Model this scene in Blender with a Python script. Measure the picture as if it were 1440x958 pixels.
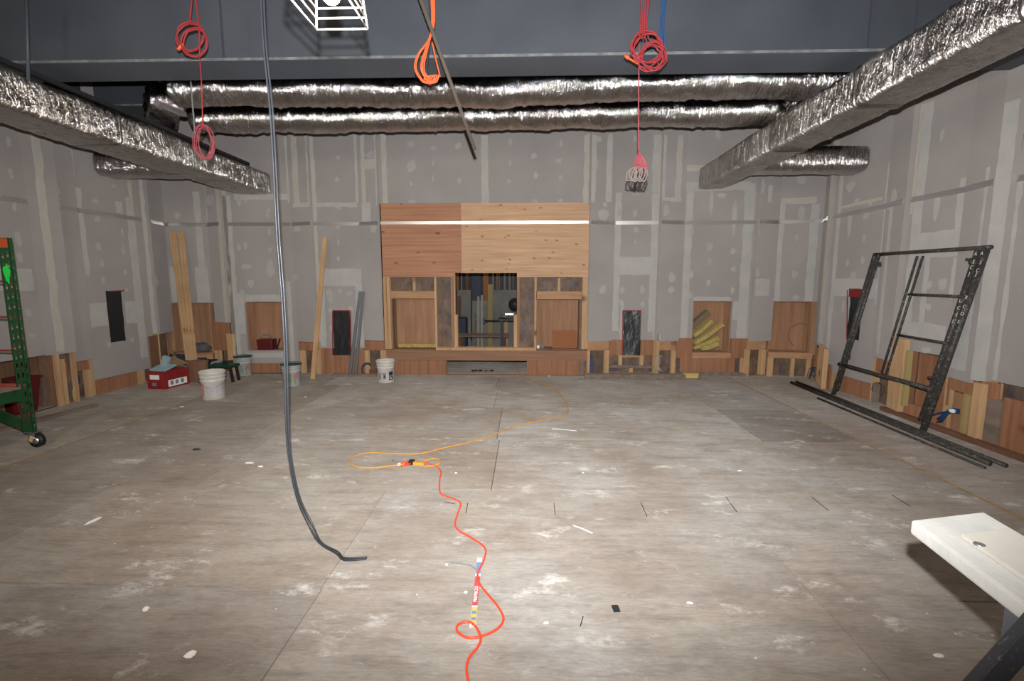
import bpy, bmesh, math, random
from mathutils import Vector, Matrix, noise as mnoise
random.seed(7)
C = bpy.context.scene.collection
for o in list(bpy.data.objects): bpy.data.objects.remove(o, do_unlink=True)

# ------------------------------------------------------------------ camera
F, H, PITCH, YAW = 667.0, 1.63, math.radians(7.2), math.atan(20/667)
cd = bpy.data.cameras.new('camera'); cam = bpy.data.objects.new('camera', cd); C.objects.link(cam)
cd.sensor_width = 36; cd.lens = F/1440*36; cd.clip_start = .02
cam.location = (0, 0, H); cam.rotation_euler = (math.pi/2-PITCH, 0, YAW)
bpy.context.scene.camera = cam
# ------------------------------------------------------------------ world, lights, exposure
sc = bpy.context.scene
sc.view_settings.view_transform = 'Standard'; sc.view_settings.look = 'None'
sc.view_settings.exposure = 0; sc.view_settings.gamma = 1; sc.view_settings.use_curve_mapping = False
w = bpy.data.worlds.new('world'); sc.world = w; w.use_nodes = True
w.node_tree.nodes['Background'].inputs[0].default_value = (.85, .9, 1, 1)
w.node_tree.nodes['Background'].inputs[1].default_value = .02
def light(name, kind, loc, energy, col, size=.1, aim=None, **kw):
    l = bpy.data.lights.new(name, kind); o = bpy.data.objects.new(name, l); C.objects.link(o)
    o.location = loc; l.energy = energy; l.color = col
    if kind == 'AREA': l.size = size
    else: l.shadow_soft_size = size
    for k, v in kw.items(): setattr(l, k, v)
    if aim is not None: o.rotation_euler = (Vector(aim)-Vector(loc)).to_track_quat('-Z', 'Y').to_euler()
    return o
# the photographer's flash, just above the lens
fl = light('camera_flash', 'SPOT', (0, -.02, H+.16), 1850, (1, .992, .98), .016, aim=(-.05, 8, 2.65), spot_size=math.radians(120), spot_blend=1.0)
fl.scale = (1.35, 1, 1)   # a flash head throws wider than it is tall
# the room's strings of work bulbs (one is in view and carries its own light)
light('work_bulb', 'POINT', (-3.1, .1, 3.2), 170, (1, .80, .62), .25)
light('work_bulb', 'POINT', (3.3, -2.4, 3.2), 60, (1, .80, .62), .25)
light('back_room_light', 'POINT', (-.9, 11.0, 3.0), 26, (1, .85, .7), .08)  # unseen point light inside the back room

# ------------------------------------------------------------------ helpers: photo ray to point
def ray(px, py):
    x = (px-720)/F; y = -(py-479)/F
    d = (x, math.cos(PITCH)+y*math.sin(PITCH), -math.sin(PITCH)+y*math.cos(PITCH))
    c, s = math.cos(YAW), math.sin(YAW)
    return Vector((d[0]*c-d[1]*s, d[0]*s+d[1]*c, d[2]))
O = Vector((0, 0, H))
def onz(px, py, z=0): d = ray(px, py); return O+d*((z-H)/d.z)
def ony(px, py, Y): d = ray(px, py); return O+d*(Y/d.y)
def onx(px, py, X): d = ray(px, py); return O+d*(X/d.x)

# ------------------------------------------------------------------ mesh builder
class MB:
    def __init__(s): s.v = []; s.f = []; s.sm = []
    def add(s, vs, fs, smooth=False):
        n = len(s.v); s.v += [Vector(v) for v in vs]
        for f in fs: s.f.append([i+n for i in f]); s.sm.append(smooth)
        return s
    def hexa(s, p):   # 8 points: bottom loop 0-3, top loop 4-7
        return s.add(p, [(3,2,1,0),(4,5,6,7),(0,1,5,4),(1,2,6,5),(2,3,7,6),(3,0,4,7)])
    def box(s, x0, x1, y0, y1, z0, z1):
        return s.hexa([(x0,y0,z0),(x1,y0,z0),(x1,y1,z0),(x0,y1,z0),(x0,y0,z1),(x1,y0,z1),(x1,y1,z1),(x0,y1,z1)])
    def obox(s, c, size, m=None):
        m = m or Matrix.Identity(3); a, b, d = [q/2 for q in size]; c = Vector(c)
        return s.hexa([c+m@Vector(q) for q in ((-a,-b,-d),(a,-b,-d),(a,b,-d),(-a,b,-d),(-a,-b,d),(a,-b,d),(a,b,d),(-a,b,d))])
    def bar(s, p0, p1, w, h, side=(1,0,0)):   # rectangular bar along p0->p1, width w along 'side'
        p0, p1 = Vector(p0), Vector(p1); t = (p1-p0).normalized(); sd = Vector(side); sd = (sd-t*sd.dot(t)).normalized(); up = t.cross(sd)
        a, b = sd*w/2, up*h/2
        return s.hexa([p0-a-b, p0+a-b, p0+a+b, p0-a+b, p1-a-b, p1+a-b, p1+a+b, p1-a+b])
    def tube(s, path, r, n=8, smooth_path=0, closed=False):
        P = [Vector(p) for p in path]
        if smooth_path: P = spline(P, smooth_path, closed)
        m = len(P); R = r if callable(r) else (lambda t: r)
        T = []
        for i in range(m):
            a = P[(i-1) % m] if closed else P[max(i-1, 0)]; b = P[(i+1) % m] if closed else P[min(i+1, m-1)]
            t = b-a; T.append(t.normalized() if t.length > 1e-9 else Vector((0,0,1)))
        nrm = T[0].orthogonal().normalized(); vs = []; fs = []
        for i in range(m):
            nrm = (nrm-T[i]*nrm.dot(T[i])).normalized(); bn = T[i].cross(nrm); rr = R(i/(m-1))
            for k in range(n):
                a = 2*math.pi*k/n; vs.append(P[i]+(nrm*math.cos(a)+bn*math.sin(a))*rr)
        for i in range(m if closed else m-1):
            j = (i+1) % m
            for k in range(n): fs.append((i*n+k, i*n+(k+1)%n, j*n+(k+1)%n, j*n+k))
        if not closed: fs += [tuple(range(n))[::-1], tuple((m-1)*n+k for k in range(n))]
        return s.add(vs, fs, True)
    def lathe(s, prof, c=(0,0,0), n=28):
        c = Vector(c); vs = []; fs = []
        for r, z in prof:
            for k in range(n): a = 2*math.pi*k/n; vs.append(c+Vector((r*math.cos(a), r*math.sin(a), z)))
        for i in range(len(prof)-1):
            for k in range(n): fs.append((i*n+k, i*n+(k+1)%n, (i+1)*n+(k+1)%n, (i+1)*n+k))
        fs += [tuple(range(n))[::-1], tuple((len(prof)-1)*n+k for k in range(n))]
        return s.add(vs, fs, True)
    def sheet(s, fn, nu, nv, th=0):   # parametric grid with optional thickness along z
        vs = [Vector(fn(i/nu, j/nv)) for i in range(nu+1) for j in range(nv+1)]; fs = []
        for i in range(nu):
            for j in range(nv): a = i*(nv+1)+j; fs.append((a, a+nv+1, a+nv+2, a+1))
        return s.add(vs, fs, True)
    def build(s, name, m, parent=None, label=None, bevel=0, center=True):
        me = bpy.data.meshes.new(name)
        if parent is not None: off = wloc(parent)
        elif center:
            xs = [v.x for v in s.v]; ys = [v.y for v in s.v]; off = Vector(((min(xs)+max(xs))/2, (min(ys)+max(ys))/2, min(v.z for v in s.v)))
        else: off = Vector((0, 0, 0))
        me.from_pydata([v-off for v in s.v], [], s.f); me.update()
        me.polygons.foreach_set('use_smooth', s.sm)
        b = bmesh.new(); b.from_mesh(me); bmesh.ops.recalc_face_normals(b, faces=b.faces); b.to_mesh(me); b.free()
        me.materials.append(m)
        o = bpy.data.objects.new(name, me); C.objects.link(o)
        if parent is not None: o.parent = parent
        else: o.location = off
        if label: o['label'] = label
        if bevel:
            md = o.modifiers.new('bevel', 'BEVEL'); md.width = bevel; md.segments = 2; md.limit_method = 'ANGLE'
        if any(s.sm) and not all(s.sm):
            pass
        return o
def wloc(o):
    l = o.location.copy()
    return l+(wloc(o.parent) if o.parent else Vector((0,0,0)))
def spline(P, k, closed=False):
    out = []; n = len(P)
    g = (lambda i: P[i % n]) if closed else (lambda i: P[min(max(i, 0), n-1)])
    for i in range(n if closed else n-1):
        a, b, c, d = g(i-1), g(i), g(i+1), g(i+2)
        for j in range(k):
            t = j/k; out.append(.5*((2*b)+(c-a)*t+(2*a-5*b+4*c-d)*t*t+(3*b-a-3*c+d)*t**3))
    if not closed: out.append(P[-1])
    return out
def tag(o, label, cat, group=None):
    o['label'] = label; o['category'] = cat
    if group: o['group'] = group
    return o
def thing(name, loc, label, cat, group=None):
    o = bpy.data.objects.new(name, None); C.objects.link(o); o.location = loc; o.empty_display_size = .1
    return tag(o, label, cat, group)
def struct(o): o['kind'] = 'structure'; return o
def copy_tree(o, parent=None):
    c = o.copy(); C.objects.link(c); c.parent = parent
    for ch in o.children: copy_tree(ch, c)
    return c

# ------------------------------------------------------------------ materials
def mat(name, col, rough=.7, metal=0, spec=.3, fn=None):
    m = bpy.data.materials.new(name); m.use_nodes = True; nt = m.node_tree; b = nt.nodes['Principled BSDF']
    b.inputs['Base Color'].default_value = (*col, 1); b.inputs['Roughness'].default_value = rough
    b.inputs['Metallic'].default_value = metal; b.inputs['Specular IOR Level'].default_value = spec
    if 'Diffuse Roughness' in b.inputs and not metal: b.inputs['Diffuse Roughness'].default_value = (.6 if name == 'worn_plywood_floor' else .45) if rough >= .6 else .2
    if fn: fn(nt, b)
    return m
def N(nt, t, **kw):
    n = nt.nodes.new(t)
    for k, v in kw.items():
        if k in n.inputs: n.inputs[k].default_value = v
        else: setattr(n, k, v)
    return n
def coords(nt, scale=(1,1,1), rot=(0,0,0)):
    tc = N(nt, 'ShaderNodeTexCoord'); mp = N(nt, 'ShaderNodeMapping'); mp.inputs['Scale'].default_value = scale; mp.inputs['Rotation'].default_value = rot
    nt.links.new(tc.outputs['Object'], mp.inputs[0]); return mp.outputs[0]
def noise(nt, vec, scale, detail=4, rough=.55):
    n = N(nt, 'ShaderNodeTexNoise', Scale=scale, Detail=detail, Roughness=rough); nt.links.new(vec, n.inputs['Vector']); return n.outputs['Fac']
def ramp(nt, fac, stops):
    r = N(nt, 'ShaderNodeValToRGB'); el = r.color_ramp.elements
    el[0].position, el[0].color = stops[0][0], (*stops[0][1], 1); el[1].position, el[1].color = stops[-1][0], (*stops[-1][1], 1)
    for p, c in stops[1:-1]: e = el.new(p); e.color = (*c, 1)
    nt.links.new(fac, r.inputs[0]); return r.outputs[0]
def mix(nt, fac, a, b, mode='MIX'):
    n = N(nt, 'ShaderNodeMixRGB', blend_type=mode)
    for i, x in ((0, fac), (1, a), (2, b)):
        if isinstance(x, (int, float)): n.inputs[i].default_value = x
        elif isinstance(x, tuple): n.inputs[i].default_value = (*x, 1)
        else: nt.links.new(x, n.inputs[i])
    return n.outputs[0]
def setc(nt, b, out): nt.links.new(out, b.inputs['Base Color'])
def bump(nt, b, h, strength=.3, dist=.01):
    n = N(nt, 'ShaderNodeBump', Strength=strength, Distance=dist); nt.links.new(h, n.inputs['Height']); nt.links.new(n.outputs[0], b.inputs['Normal'])
def g(v): return (v, v, v)
def speckly(c1, c2, scale=3, bmp=0, bscale=80, sc_=(1,1,1), p=(.35, .65)):
    def fn(nt, b):
        v = coords(nt, sc_); setc(nt, b, ramp(nt, noise(nt, v, scale), [(p[0], c1), (p[1], c2)]))
        if bmp: bump(nt, b, noise(nt, v, bscale), bmp)
    return fn
def wood(c1, c2, sc_, knots=0, kcol=(.16, .07, .03), swirl=False):
    def fn(nt, b):
        v = coords(nt, sc_); n1 = noise(nt, v, 1.0, 8, .65)
        col = ramp(nt, n1, [(.3, c1), (.5, tuple((a+d)/2 for a, d in zip(c1, c2))), (.68, c2)])
        v2 = coords(nt)
        col = mix(nt, .35, col, ramp(nt, noise(nt, v2, 1.3, 2), [(.35, g(.72)), (.65, g(1.0))]), 'MULTIPLY')
        if knots:
            vo = N(nt, 'ShaderNodeTexVoronoi', Scale=knots, Randomness=1.0); nt.links.new(coords(nt, (.8, 0, 1.7) if knots > 3 else (1, 1, 1.6)), vo.inputs['Vector'])
            col = mix(nt, mix(nt, 1, ramp(nt, vo.outputs['Distance'], [(.06, g(.9)), (.17, g(0))]), ramp(nt, noise(nt, v2, 3.1, 2), [(.36, g(.15)), (.5, g(1))]), 'MULTIPLY'), col, kcol)
        setc(nt, b, col)
    return fn
M = {}
M['drywall'] = mat('drywall_paper', (.36,.335,.32), .9, fn=speckly((.325,.298,.285), (.365,.338,.325), 1.2, .05, 120))
M['spot'] = mat('dry_compound_dab', (.42,.41,.39), .85, fn=speckly((.385,.368,.352), (.43,.415,.395), 4))
M['mud'] = mat('joint_compound', (.5,.49,.47), .85, fn=speckly((.41,.398,.378), (.455,.442,.42), 5, .1, 30))
M['tape'] = mat('joint_tape', (.53,.5,.42), .85, fn=speckly((.43,.40,.34), (.475,.44,.375), 4, .1, 30))
M['ply_red'] = mat('fir_plywood_reddish', (.4,.2,.12), .75, fn=wood((.37,.175,.10), (.53,.285,.17), (.9, .9, 30), 3.6))
M['ply_pale'] = mat('plywood_pale', (.5,.33,.2), .75, fn=wood((.50,.31,.18), (.68,.46,.29), (1.1, 1.1, 26), 6.0, (.20,.09,.045)))
M['ply_v'] = mat('fir_plywood_upright_grain', (.35,.18,.1), .75, fn=wood((.26,.115,.06), (.40,.20,.11), (18, 18, 1.0), 1.6))
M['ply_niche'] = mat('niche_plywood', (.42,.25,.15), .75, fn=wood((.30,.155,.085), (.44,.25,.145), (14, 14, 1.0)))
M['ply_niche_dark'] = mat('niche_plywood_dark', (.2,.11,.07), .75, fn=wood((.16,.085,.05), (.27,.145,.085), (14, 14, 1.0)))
M['pine'] = mat('pine_lumber', (.55,.36,.2), .7, fn=wood((.44,.26,.13), (.60,.40,.22), (16, 16, 1.2), 1.4))
M['pine_h'] = mat('pine_lumber_flat', (.5,.3,.17), .7, fn=wood((.36,.19,.10), (.52,.31,.17), (1.2, 16, 16), 1.2))
M['beam_wood'] = mat('engineered_beam', (.3,.16,.1), .7, fn=wood((.23,.12,.07), (.34,.185,.11), (1, 14, 30)))
M['old_wood'] = mat('weathered_lumber', (.2,.15,.12), .8, fn=wood((.16,.12,.095), (.27,.21,.17), (12, 2, 12)))
M['brown_board'] = mat('brown_board', (.17,.08,.05), .8, fn=wood((.13,.06,.038), (.21,.105,.065), (3, 3, 12)))
def kraft(nt, b):
    v = coords(nt, (1, 1, .7)); col = ramp(nt, noise(nt, v, 6, 6, .7), [(.35, (.10,.065,.045)), (.55, (.19,.12,.08)), (.7, (.25,.17,.12))])
    wv = noise(nt, coords(nt, (1, 1, .45), (0, .6, 0)), 9, 2, .5)
    blue = ramp(nt, wv, [(.54, g(0)), (.58, g(.6)), (.62, g(0))])
    setc(nt, b, mix(nt, blue, col, (.06,.10,.17)))
    bump(nt, b, noise(nt, v, 9), .6, .03)
M['kraft'] = mat('kraft_insulation_with_blue_wire_loops', (.2,.13,.09), .6, fn=kraft)
def floorfn(nt, b):
    at = N(nt, 'ShaderNodeAttribute', attribute_name='tone')
    v = coords(nt, (1.6, 10, 1)); gr = ramp(nt, noise(nt, v, 1.6, 9, .66), [(.30, g(.70)), (.48, g(.95)), (.68, g(1.08))])
    v1 = coords(nt); bl = ramp(nt, noise(nt, v1, .75, 5, .62), [(.33, (.268,.222,.183)), (.5, (.352,.322,.286)), (.68, (.41,.400,.378))])
    col = mix(nt, 1, bl, gr, 'MULTIPLY'); col = mix(nt, 1, col, at.outputs['Color'], 'MULTIPLY')
    ti = ramp(nt, noise(nt, coords(nt, (1,1,1), (0,0,.8)), 1.7, 5, .7), [(.55, g(0)), (.72, g(.5))])
    col = mix(nt, ti, col, (.35,.285,.21))
    dirt = ramp(nt, noise(nt, coords(nt, (1.2, 2.2, 1), (0,0,.4)), 1.9, 7, .72), [(.50, g(0)), (.66, g(.72))])
    col = mix(nt, dirt, col, (.235,.205,.178))
    fine = ramp(nt, noise(nt, coords(nt, (5, 26, 1)), 3.0, 6, .8), [(.36, g(.78)), (.60, g(1.06))])
    col = mix(nt, 1, col, fine, 'MULTIPLY')
    ds = ramp(nt, noise(nt, coords(nt, (1, 1.8, 1), (0,0,.5)), 2.2, 9, .78), [(.565, g(0)), (.68, g(.85))])
    col = mix(nt, ds, col, (.60,.59,.57))
    sm = ramp(nt, noise(nt, coords(nt, (1.5, 1, 1), (0,0,.9)), 5.5, 9, .8), [(.63, g(0)), (.72, g(.8))])
    col = mix(nt, sm, col, (.60,.59,.57))
    vo = N(nt, 'ShaderNodeTexVoronoi', Scale=9.0); nt.links.new(v1, vo.inputs['Vector'])
    sp = ramp(nt, vo.outputs['Distance'], [(.035, g(1)), (.06, g(0))]); spm = mix(nt, 1, sp, ramp(nt, noise(nt, v1, 2.5, 3), [(.5, g(0)), (.6, g(.9))]), 'MULTIPLY')
    col = mix(nt, spm, col, (.68,.67,.65)); setc(nt, b, col)
    bump(nt, b, noise(nt, v, 6), .15, .004)
M['floor'] = mat('worn_plywood_floor', (.4,.37,.33), .62, spec=.35, fn=floorfn)
M['gap'] = mat('floor_gap_dark', (.05,.03,.022), .95)
M['shim'] = mat('yellowed_joint_strip', (.32,.19,.09), .8, fn=speckly((.25,.15,.08), (.38,.24,.11), 9))
def foil_for(sx, sy, st=.62, r0=.07, r1=.17):
    def foil(nt, b):
        v = coords(nt, (sx, sy, 1)); n1 = noise(nt, v, 3.2, 5, .62); n2 = noise(nt, coords(nt, (sx*.6, sy*.6, 2.2), (.5, .3, .4)), 6.5, 4, .6)
        h = mix(nt, .45, ramp(nt, n1, [(.35, g(0)), (.5, g(.8)), (.65, g(.2))]), n2)
        bump(nt, b, h, st, .035)
        nt.links.new(ramp(nt, noise(nt, coords(nt), 2.5), [(.4, g(r0)), (.65, g(r1))]), b.inputs['Roughness'])
    return foil
M['foil'] = mat('wrinkled_foil_wrap', (.64,.62,.61), .2, 1, fn=foil_for(6, 1.3))
M['foil_y'] = mat('wrinkled_foil_wrap_side', (.66,.64,.62), .22, 1, fn=foil_for(1.3, 5, 1.0, .13, .32))
M['foil_tape'] = mat('foil_tape_band', (.5,.49,.48), .3, 1)
M['galv'] = mat('galvanised_steel', (.62,.63,.64), .33, .9)
def painted(nt, b):
    v = coords(nt); setc(nt, b, mix(nt, ramp(nt, noise(nt, v, 26, 5, .8), [(.66, g(0)), (.74, g(.55))]), ramp(nt, noise(nt, v, 1.2), [(.35, (.052,.060,.073)), (.7, (.070,.079,.095))]), (.19,.2,.21)))
M['girder'] = mat('blue_grey_painted_steel', (.085,.095,.115), .55, spec=.4, fn=painted)
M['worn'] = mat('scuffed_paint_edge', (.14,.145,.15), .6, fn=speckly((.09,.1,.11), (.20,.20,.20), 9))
M['ceiling'] = mat('dark_ceiling_deck', (.03,.03,.032), .9)
M['blackplastic'] = mat('black_plastic_film', (.018,.019,.021), .35, spec=.5, fn=lambda nt, b: bump(nt, b, noise(nt, coords(nt, (1,1,.5)), 14, 3), .5, .02))
M['redtape'] = mat('red_tape', (.22,.02,.022), .5)
def scaff(nt, b):
    v = coords(nt, (1,1,1)); setc(nt, b, mix(nt, ramp(nt, noise(nt, v, 32, 5, .75), [(.53, g(0)), (.66, g(.7))]), (.046,.043,.040), (.24,.23,.21)))
M['blacksteel'] = mat('scuffed_black_steel', (.03,.03,.03), .5, .0, fn=scaff)
def stand(nt, b):
    setc(nt, b, mix(nt, ramp(nt, noise(nt, coords(nt), 60, 4, .6), [(.60, g(0)), (.72, g(.5))]), (.035,.038,.045), (.2,.21,.23)))
M['standsteel'] = mat('blue_black_stand_steel', (.04,.042,.05), .4, spec=.5, fn=stand)
M['studsteel'] = mat('dull_stud_steel', (.20,.215,.22), .5, .6)
M['whitemark'] = mat('white_paint_marks', (.55,.55,.52), .8)
def green(nt, b):
    v = coords(nt); setc(nt, b, mix(nt, ramp(nt, noise(nt, v, 16, 5, .7), [(.56, g(0)), (.64, g(.85))]), (.018,.085,.030), (.12,.035,.018)))
M['green'] = mat('chipped_green_paint', (.02,.09,.035), .5, .1, fn=green)
M['neon'] = mat('neon_green_spray', (.02,.55,.06), .6)
M['orange_red'] = mat('orange_red_paint', (.40,.07,.02), .6)
M['rust_red'] = mat('rusty_red_rung', (.16,.03,.022), .5)
M['red_metal'] = mat('red_painted_metal', (.26,.045,.03), .45)
M['redplastic'] = mat('dark_red_plastic', (.11,.012,.013), .4, spec=.5)
M['redcard'] = mat('red_cardboard', (.42,.018,.02), .7, fn=speckly((.21,.016,.018), (.26,.022,.023), 7))
M['card'] = mat('brown_cardboard', (.28,.17,.1), .85, fn=speckly((.24,.145,.085), (.32,.2,.12), 5))
M['bucket'] = mat('white_bucket_plastic', (.66,.62,.56), .42, spec=.5, fn=speckly((.50,.475,.43), (.60,.575,.53), 9))
M['bucket_grey'] = mat('cloudy_bucket_plastic', (.38,.39,.37), .45, spec=.5, fn=speckly((.30,.32,.31), (.44,.44,.42), 9))
M['greenrim'] = mat('dark_green_rim', (.012,.05,.03), .4)
M['wire'] = mat('steel_wire', (.4,.4,.4), .35, .9)
M['rubber'] = mat('black_rubber', (.018,.018,.02), .5)
M['cable'] = mat('black_cable_sheath', (.03,.036,.044), .38, spec=.45)
M['redcord'] = mat('red_cord', (.26,.025,.03), .6, spec=.3)
M['pinkcord'] = mat('pinkish_red_wire', (.27,.055,.07), .6, spec=.3)
M['orangecord'] = mat('orange_cord', (.62,.10,.03), .45, spec=.4)
M['floorcord'] = mat('red_orange_cord', (.86,.075,.03), .42, spec=.5)
M['yellowcord'] = mat('yellow_orange_cord', (.62,.30,.05), .45, spec=.4)
M['bluecord'] = mat('blue_wire', (.02,.07,.20), .5)
M['navycord'] = mat('dark_blue_wire', (.018,.04,.09), .5)
M['greywire'] = mat('grey_brown_wire', (.16,.13,.12), .6)
M['cagewhite'] = mat('white_coated_wire', (.85,.82,.76), .4, spec=.5)
M['batt'] = mat('yellow_batt', (.45,.35,.12), .9, fn=speckly((.34,.26,.08), (.50,.40,.15), 30, .5, 60))
M['battpaper'] = mat('batt_facing', (.19,.15,.09), .9)
M['bluefilm'] = mat('grey_blue_film', (.08,.085,.095), .5)
M['plank'] = mat('whitewashed_plank', (.7,.68,.63), .6, fn=speckly((.33,.33,.315), (.43,.425,.40), 3.2, .25, 50, (2, 1, 1)))
M['cream'] = mat('cream_board', (.55,.52,.45), .7, fn=speckly((.32,.305,.27), (.39,.375,.335), 4))
M['greysheet'] = mat('grey_sheet', (.22,.215,.20), .8, fn=speckly((.19,.185,.17), (.25,.245,.23), 2))
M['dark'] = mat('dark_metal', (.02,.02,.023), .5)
M['navy'] = mat('navy_plastic', (.02,.03,.055), .5)
M['orange_wood'] = mat('orange_stained_wood', (.30,.11,.035), .6)
M['white'] = mat('white_paper', (.75,.74,.72), .7)
M['labelgreen'] = mat('green_printed_label', (.16,.24,.18), .6, fn=speckly((.12,.2,.14), (.32,.36,.3), 1, sc_=(1, 1, 60)))
M['labelpink'] = mat('pink_printed_label', (.45,.17,.14), .6)
M['labelblue'] = mat('blue_grey_print', (.36,.36,.42), .6, fn=speckly((.30,.31,.40), (.56,.53,.50), 1, sc_=(1, 1, 90)))
M['blackprint'] = mat('black_print', (.03,.03,.03), .6)
M['greyprint'] = mat('grey_print', (.19,.20,.19), .6)
M['strapred'] = mat('strap_red', (.45,.08,.09), .6)
M['strapblue'] = mat('strap_blue', (.14,.24,.40), .6)
M['strapyellow'] = mat('strap_yellow', (.55,.42,.14), .6)
M['yplank'] = mat('yellowish_plank', (.36,.28,.12), .8)
M['rodbrown'] = mat('dark_brown_rod', (.075,.06,.05), .7)
M['black'] = mat('black_scrap', (.03,.035,.035), .5)
M['plaster'] = mat('plaster_crumb', (.75,.74,.71), .8)
M['bluecloth'] = mat('pale_blue_packaging', (.28,.40,.42), .7)
M['bag'] = mat('grey_plastic_bag', (.12,.115,.115), .45, fn=lambda nt, b: bump(nt, b, noise(nt, coords(nt), 18, 4), .9, .03))
bulbm = bpy.data.materials.new('lit_bulb_glass'); bulbm.use_nodes = True
_b = bulbm.node_tree.nodes['Principled BSDF']; _b.inputs['Emission Color'].default_value = (1,.82,.6,1); _b.inputs['Emission Strength'].default_value = 28
M['bulb'] = bulbm

# ------------------------------------------------------------------ wall segments
class Seg:
    def __init__(s, a, b):
        s.a = Vector((*a, 0)); s.b = Vector((*b, 0)); d = s.b-s.a; s.L = d.length; s.u = d/s.L; s.n = Vector((s.u.y, -s.u.x, 0))
    def uz(s, px, py):
        d = ray(px, py); t = (s.a-O).dot(s.n)/d.dot(s.n); p = O+d*t; return (p-s.a).dot(s.u), p.z
    def pt(s, u, z, d=0): return s.a+s.u*u-s.n*d+Vector((0, 0, z))
    def rect(s, x0, y0, x1, y1):
        ym, xm = (y0+y1)/2, (x0+x1)/2
        return s.uz(x0, ym)[0], s.uz(x1, ym)[0], s.uz(xm, y1)[1], s.uz(xm, y0)[1]
def slab(mb, sg, u0, u1, z0, z1, d0, d1, holes=()):
    us = sorted({u0, u1, *[h for q in holes for h in q[:2] if u0 < h < u1]}); zs = sorted({z0, z1, *[h for q in holes for h in q[2:] if z0 < h < z1]})
    nu, nz = len(us)-1, len(zs)-1
    def solid(i, j):
        if not (0 <= i < nu and 0 <= j < nz): return False
        u, z = (us[i]+us[i+1])/2, (zs[j]+zs[j+1])/2
        return not any(q[0] < u < q[1] and q[2] < z < q[3] for q in holes)
    idx = {}; vs = []; fs = []
    def V(i, j, k):
        if (i, j, k) not in idx: idx[(i, j, k)] = len(vs); vs.append(sg.pt(us[i], zs[j], (d0, d1)[k]))
        return idx[(i, j, k)]
    for i in range(nu):
        for j in range(nz):
            if not solid(i, j): continue
            fs.append((V(i,j,0), V(i+1,j,0), V(i+1,j+1,0), V(i,j+1,0))); fs.append((V(i,j+1,1), V(i+1,j+1,1), V(i+1,j,1), V(i,j,1)))
            if not solid(i-1, j): fs.append((V(i,j,0), V(i,j+1,0), V(i,j+1,1), V(i,j,1)))
            if not solid(i+1, j): fs.append((V(i+1,j,1), V(i+1,j+1,1), V(i+1,j+1,0), V(i+1,j,0)))
            if not solid(i, j-1): fs.append((V(i,j,1), V(i+1,j,1), V(i+1,j,0), V(i,j,0)))
            if not solid(i, j+1): fs.append((V(i,j+1,0), V(i+1,j+1,0), V(i+1,j+1,1), V(i,j+1,1)))
    mb.add(vs, fs)
mudk = [0]
def mudrect(mb, sg, u0, u1, z0, z1, amp=.012, holes=()):
    mudk[0] += 1; d = -.0015-.00025*(mudk[0] % 9); pts = []
    def edge(ua, za, ub, zb):
        L = math.hypot(ub-ua, zb-za); n = max(2, int(L/.06))
        for i in range(n):
            t = i/n; e = mnoise.noise(Vector(((ua+(ub-ua)*t)*7, (za+(zb-za)*t)*7, mudk[0]*.7)))*amp*1.8
            nx, nz = (zb-za)/L, -(ub-ua)/L
            pts.append((ua+(ub-ua)*t+nx*e, za+(zb-za)*t+nz*e))
    edge(u0, z0, u1, z0); edge(u1, z0, u1, z1); edge(u1, z1, u0, z1); edge(u0, z1, u0, z0)
    P = [sg.pt(min(max(u, .002), sg.L-.002), z, d) for u, z in pts]; B = [sg.pt(min(max(u, .002), sg.L-.002), z, .001) for u, z in pts]; n = len(P)
    mb.add(P+B, [tuple(range(n))]+[(i, (i+1) % n, n+(i+1) % n, n+i) for i in range(n)])
def mudspot(mb, sg, px, py, rx, ry):
    mudk[0] += 1; u, z = sg.uz(px, py); k = abs(sg.uz(px+4, py)[0]-u)/4; kz = abs(sg.uz(px, py+4)[1]-z)/4; pts = []
    d = -.0018-.00025*(mudk[0] % 9)
    for i in range(18):
        a = 2*math.pi*i/18; e = 1+.5*mnoise.noise(Vector((math.cos(a)*1.2, math.sin(a)*1.2, mudk[0]*3.3)))
        pts.append((u+.82*rx*k*e*math.cos(a), z+.82*ry*kz*e*math.sin(a)))
    P = [sg.pt(min(max(a, .002), sg.L-.002), b, d) for a, b in pts]; B = [sg.pt(min(max(a, .002), sg.L-.002), b, .001) for a, b in pts]
    mb.add(P+B, [tuple(range(18))]+[(i, (i+1) % 18, 18+(i+1) % 18, 18+i) for i in range(18)])

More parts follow.
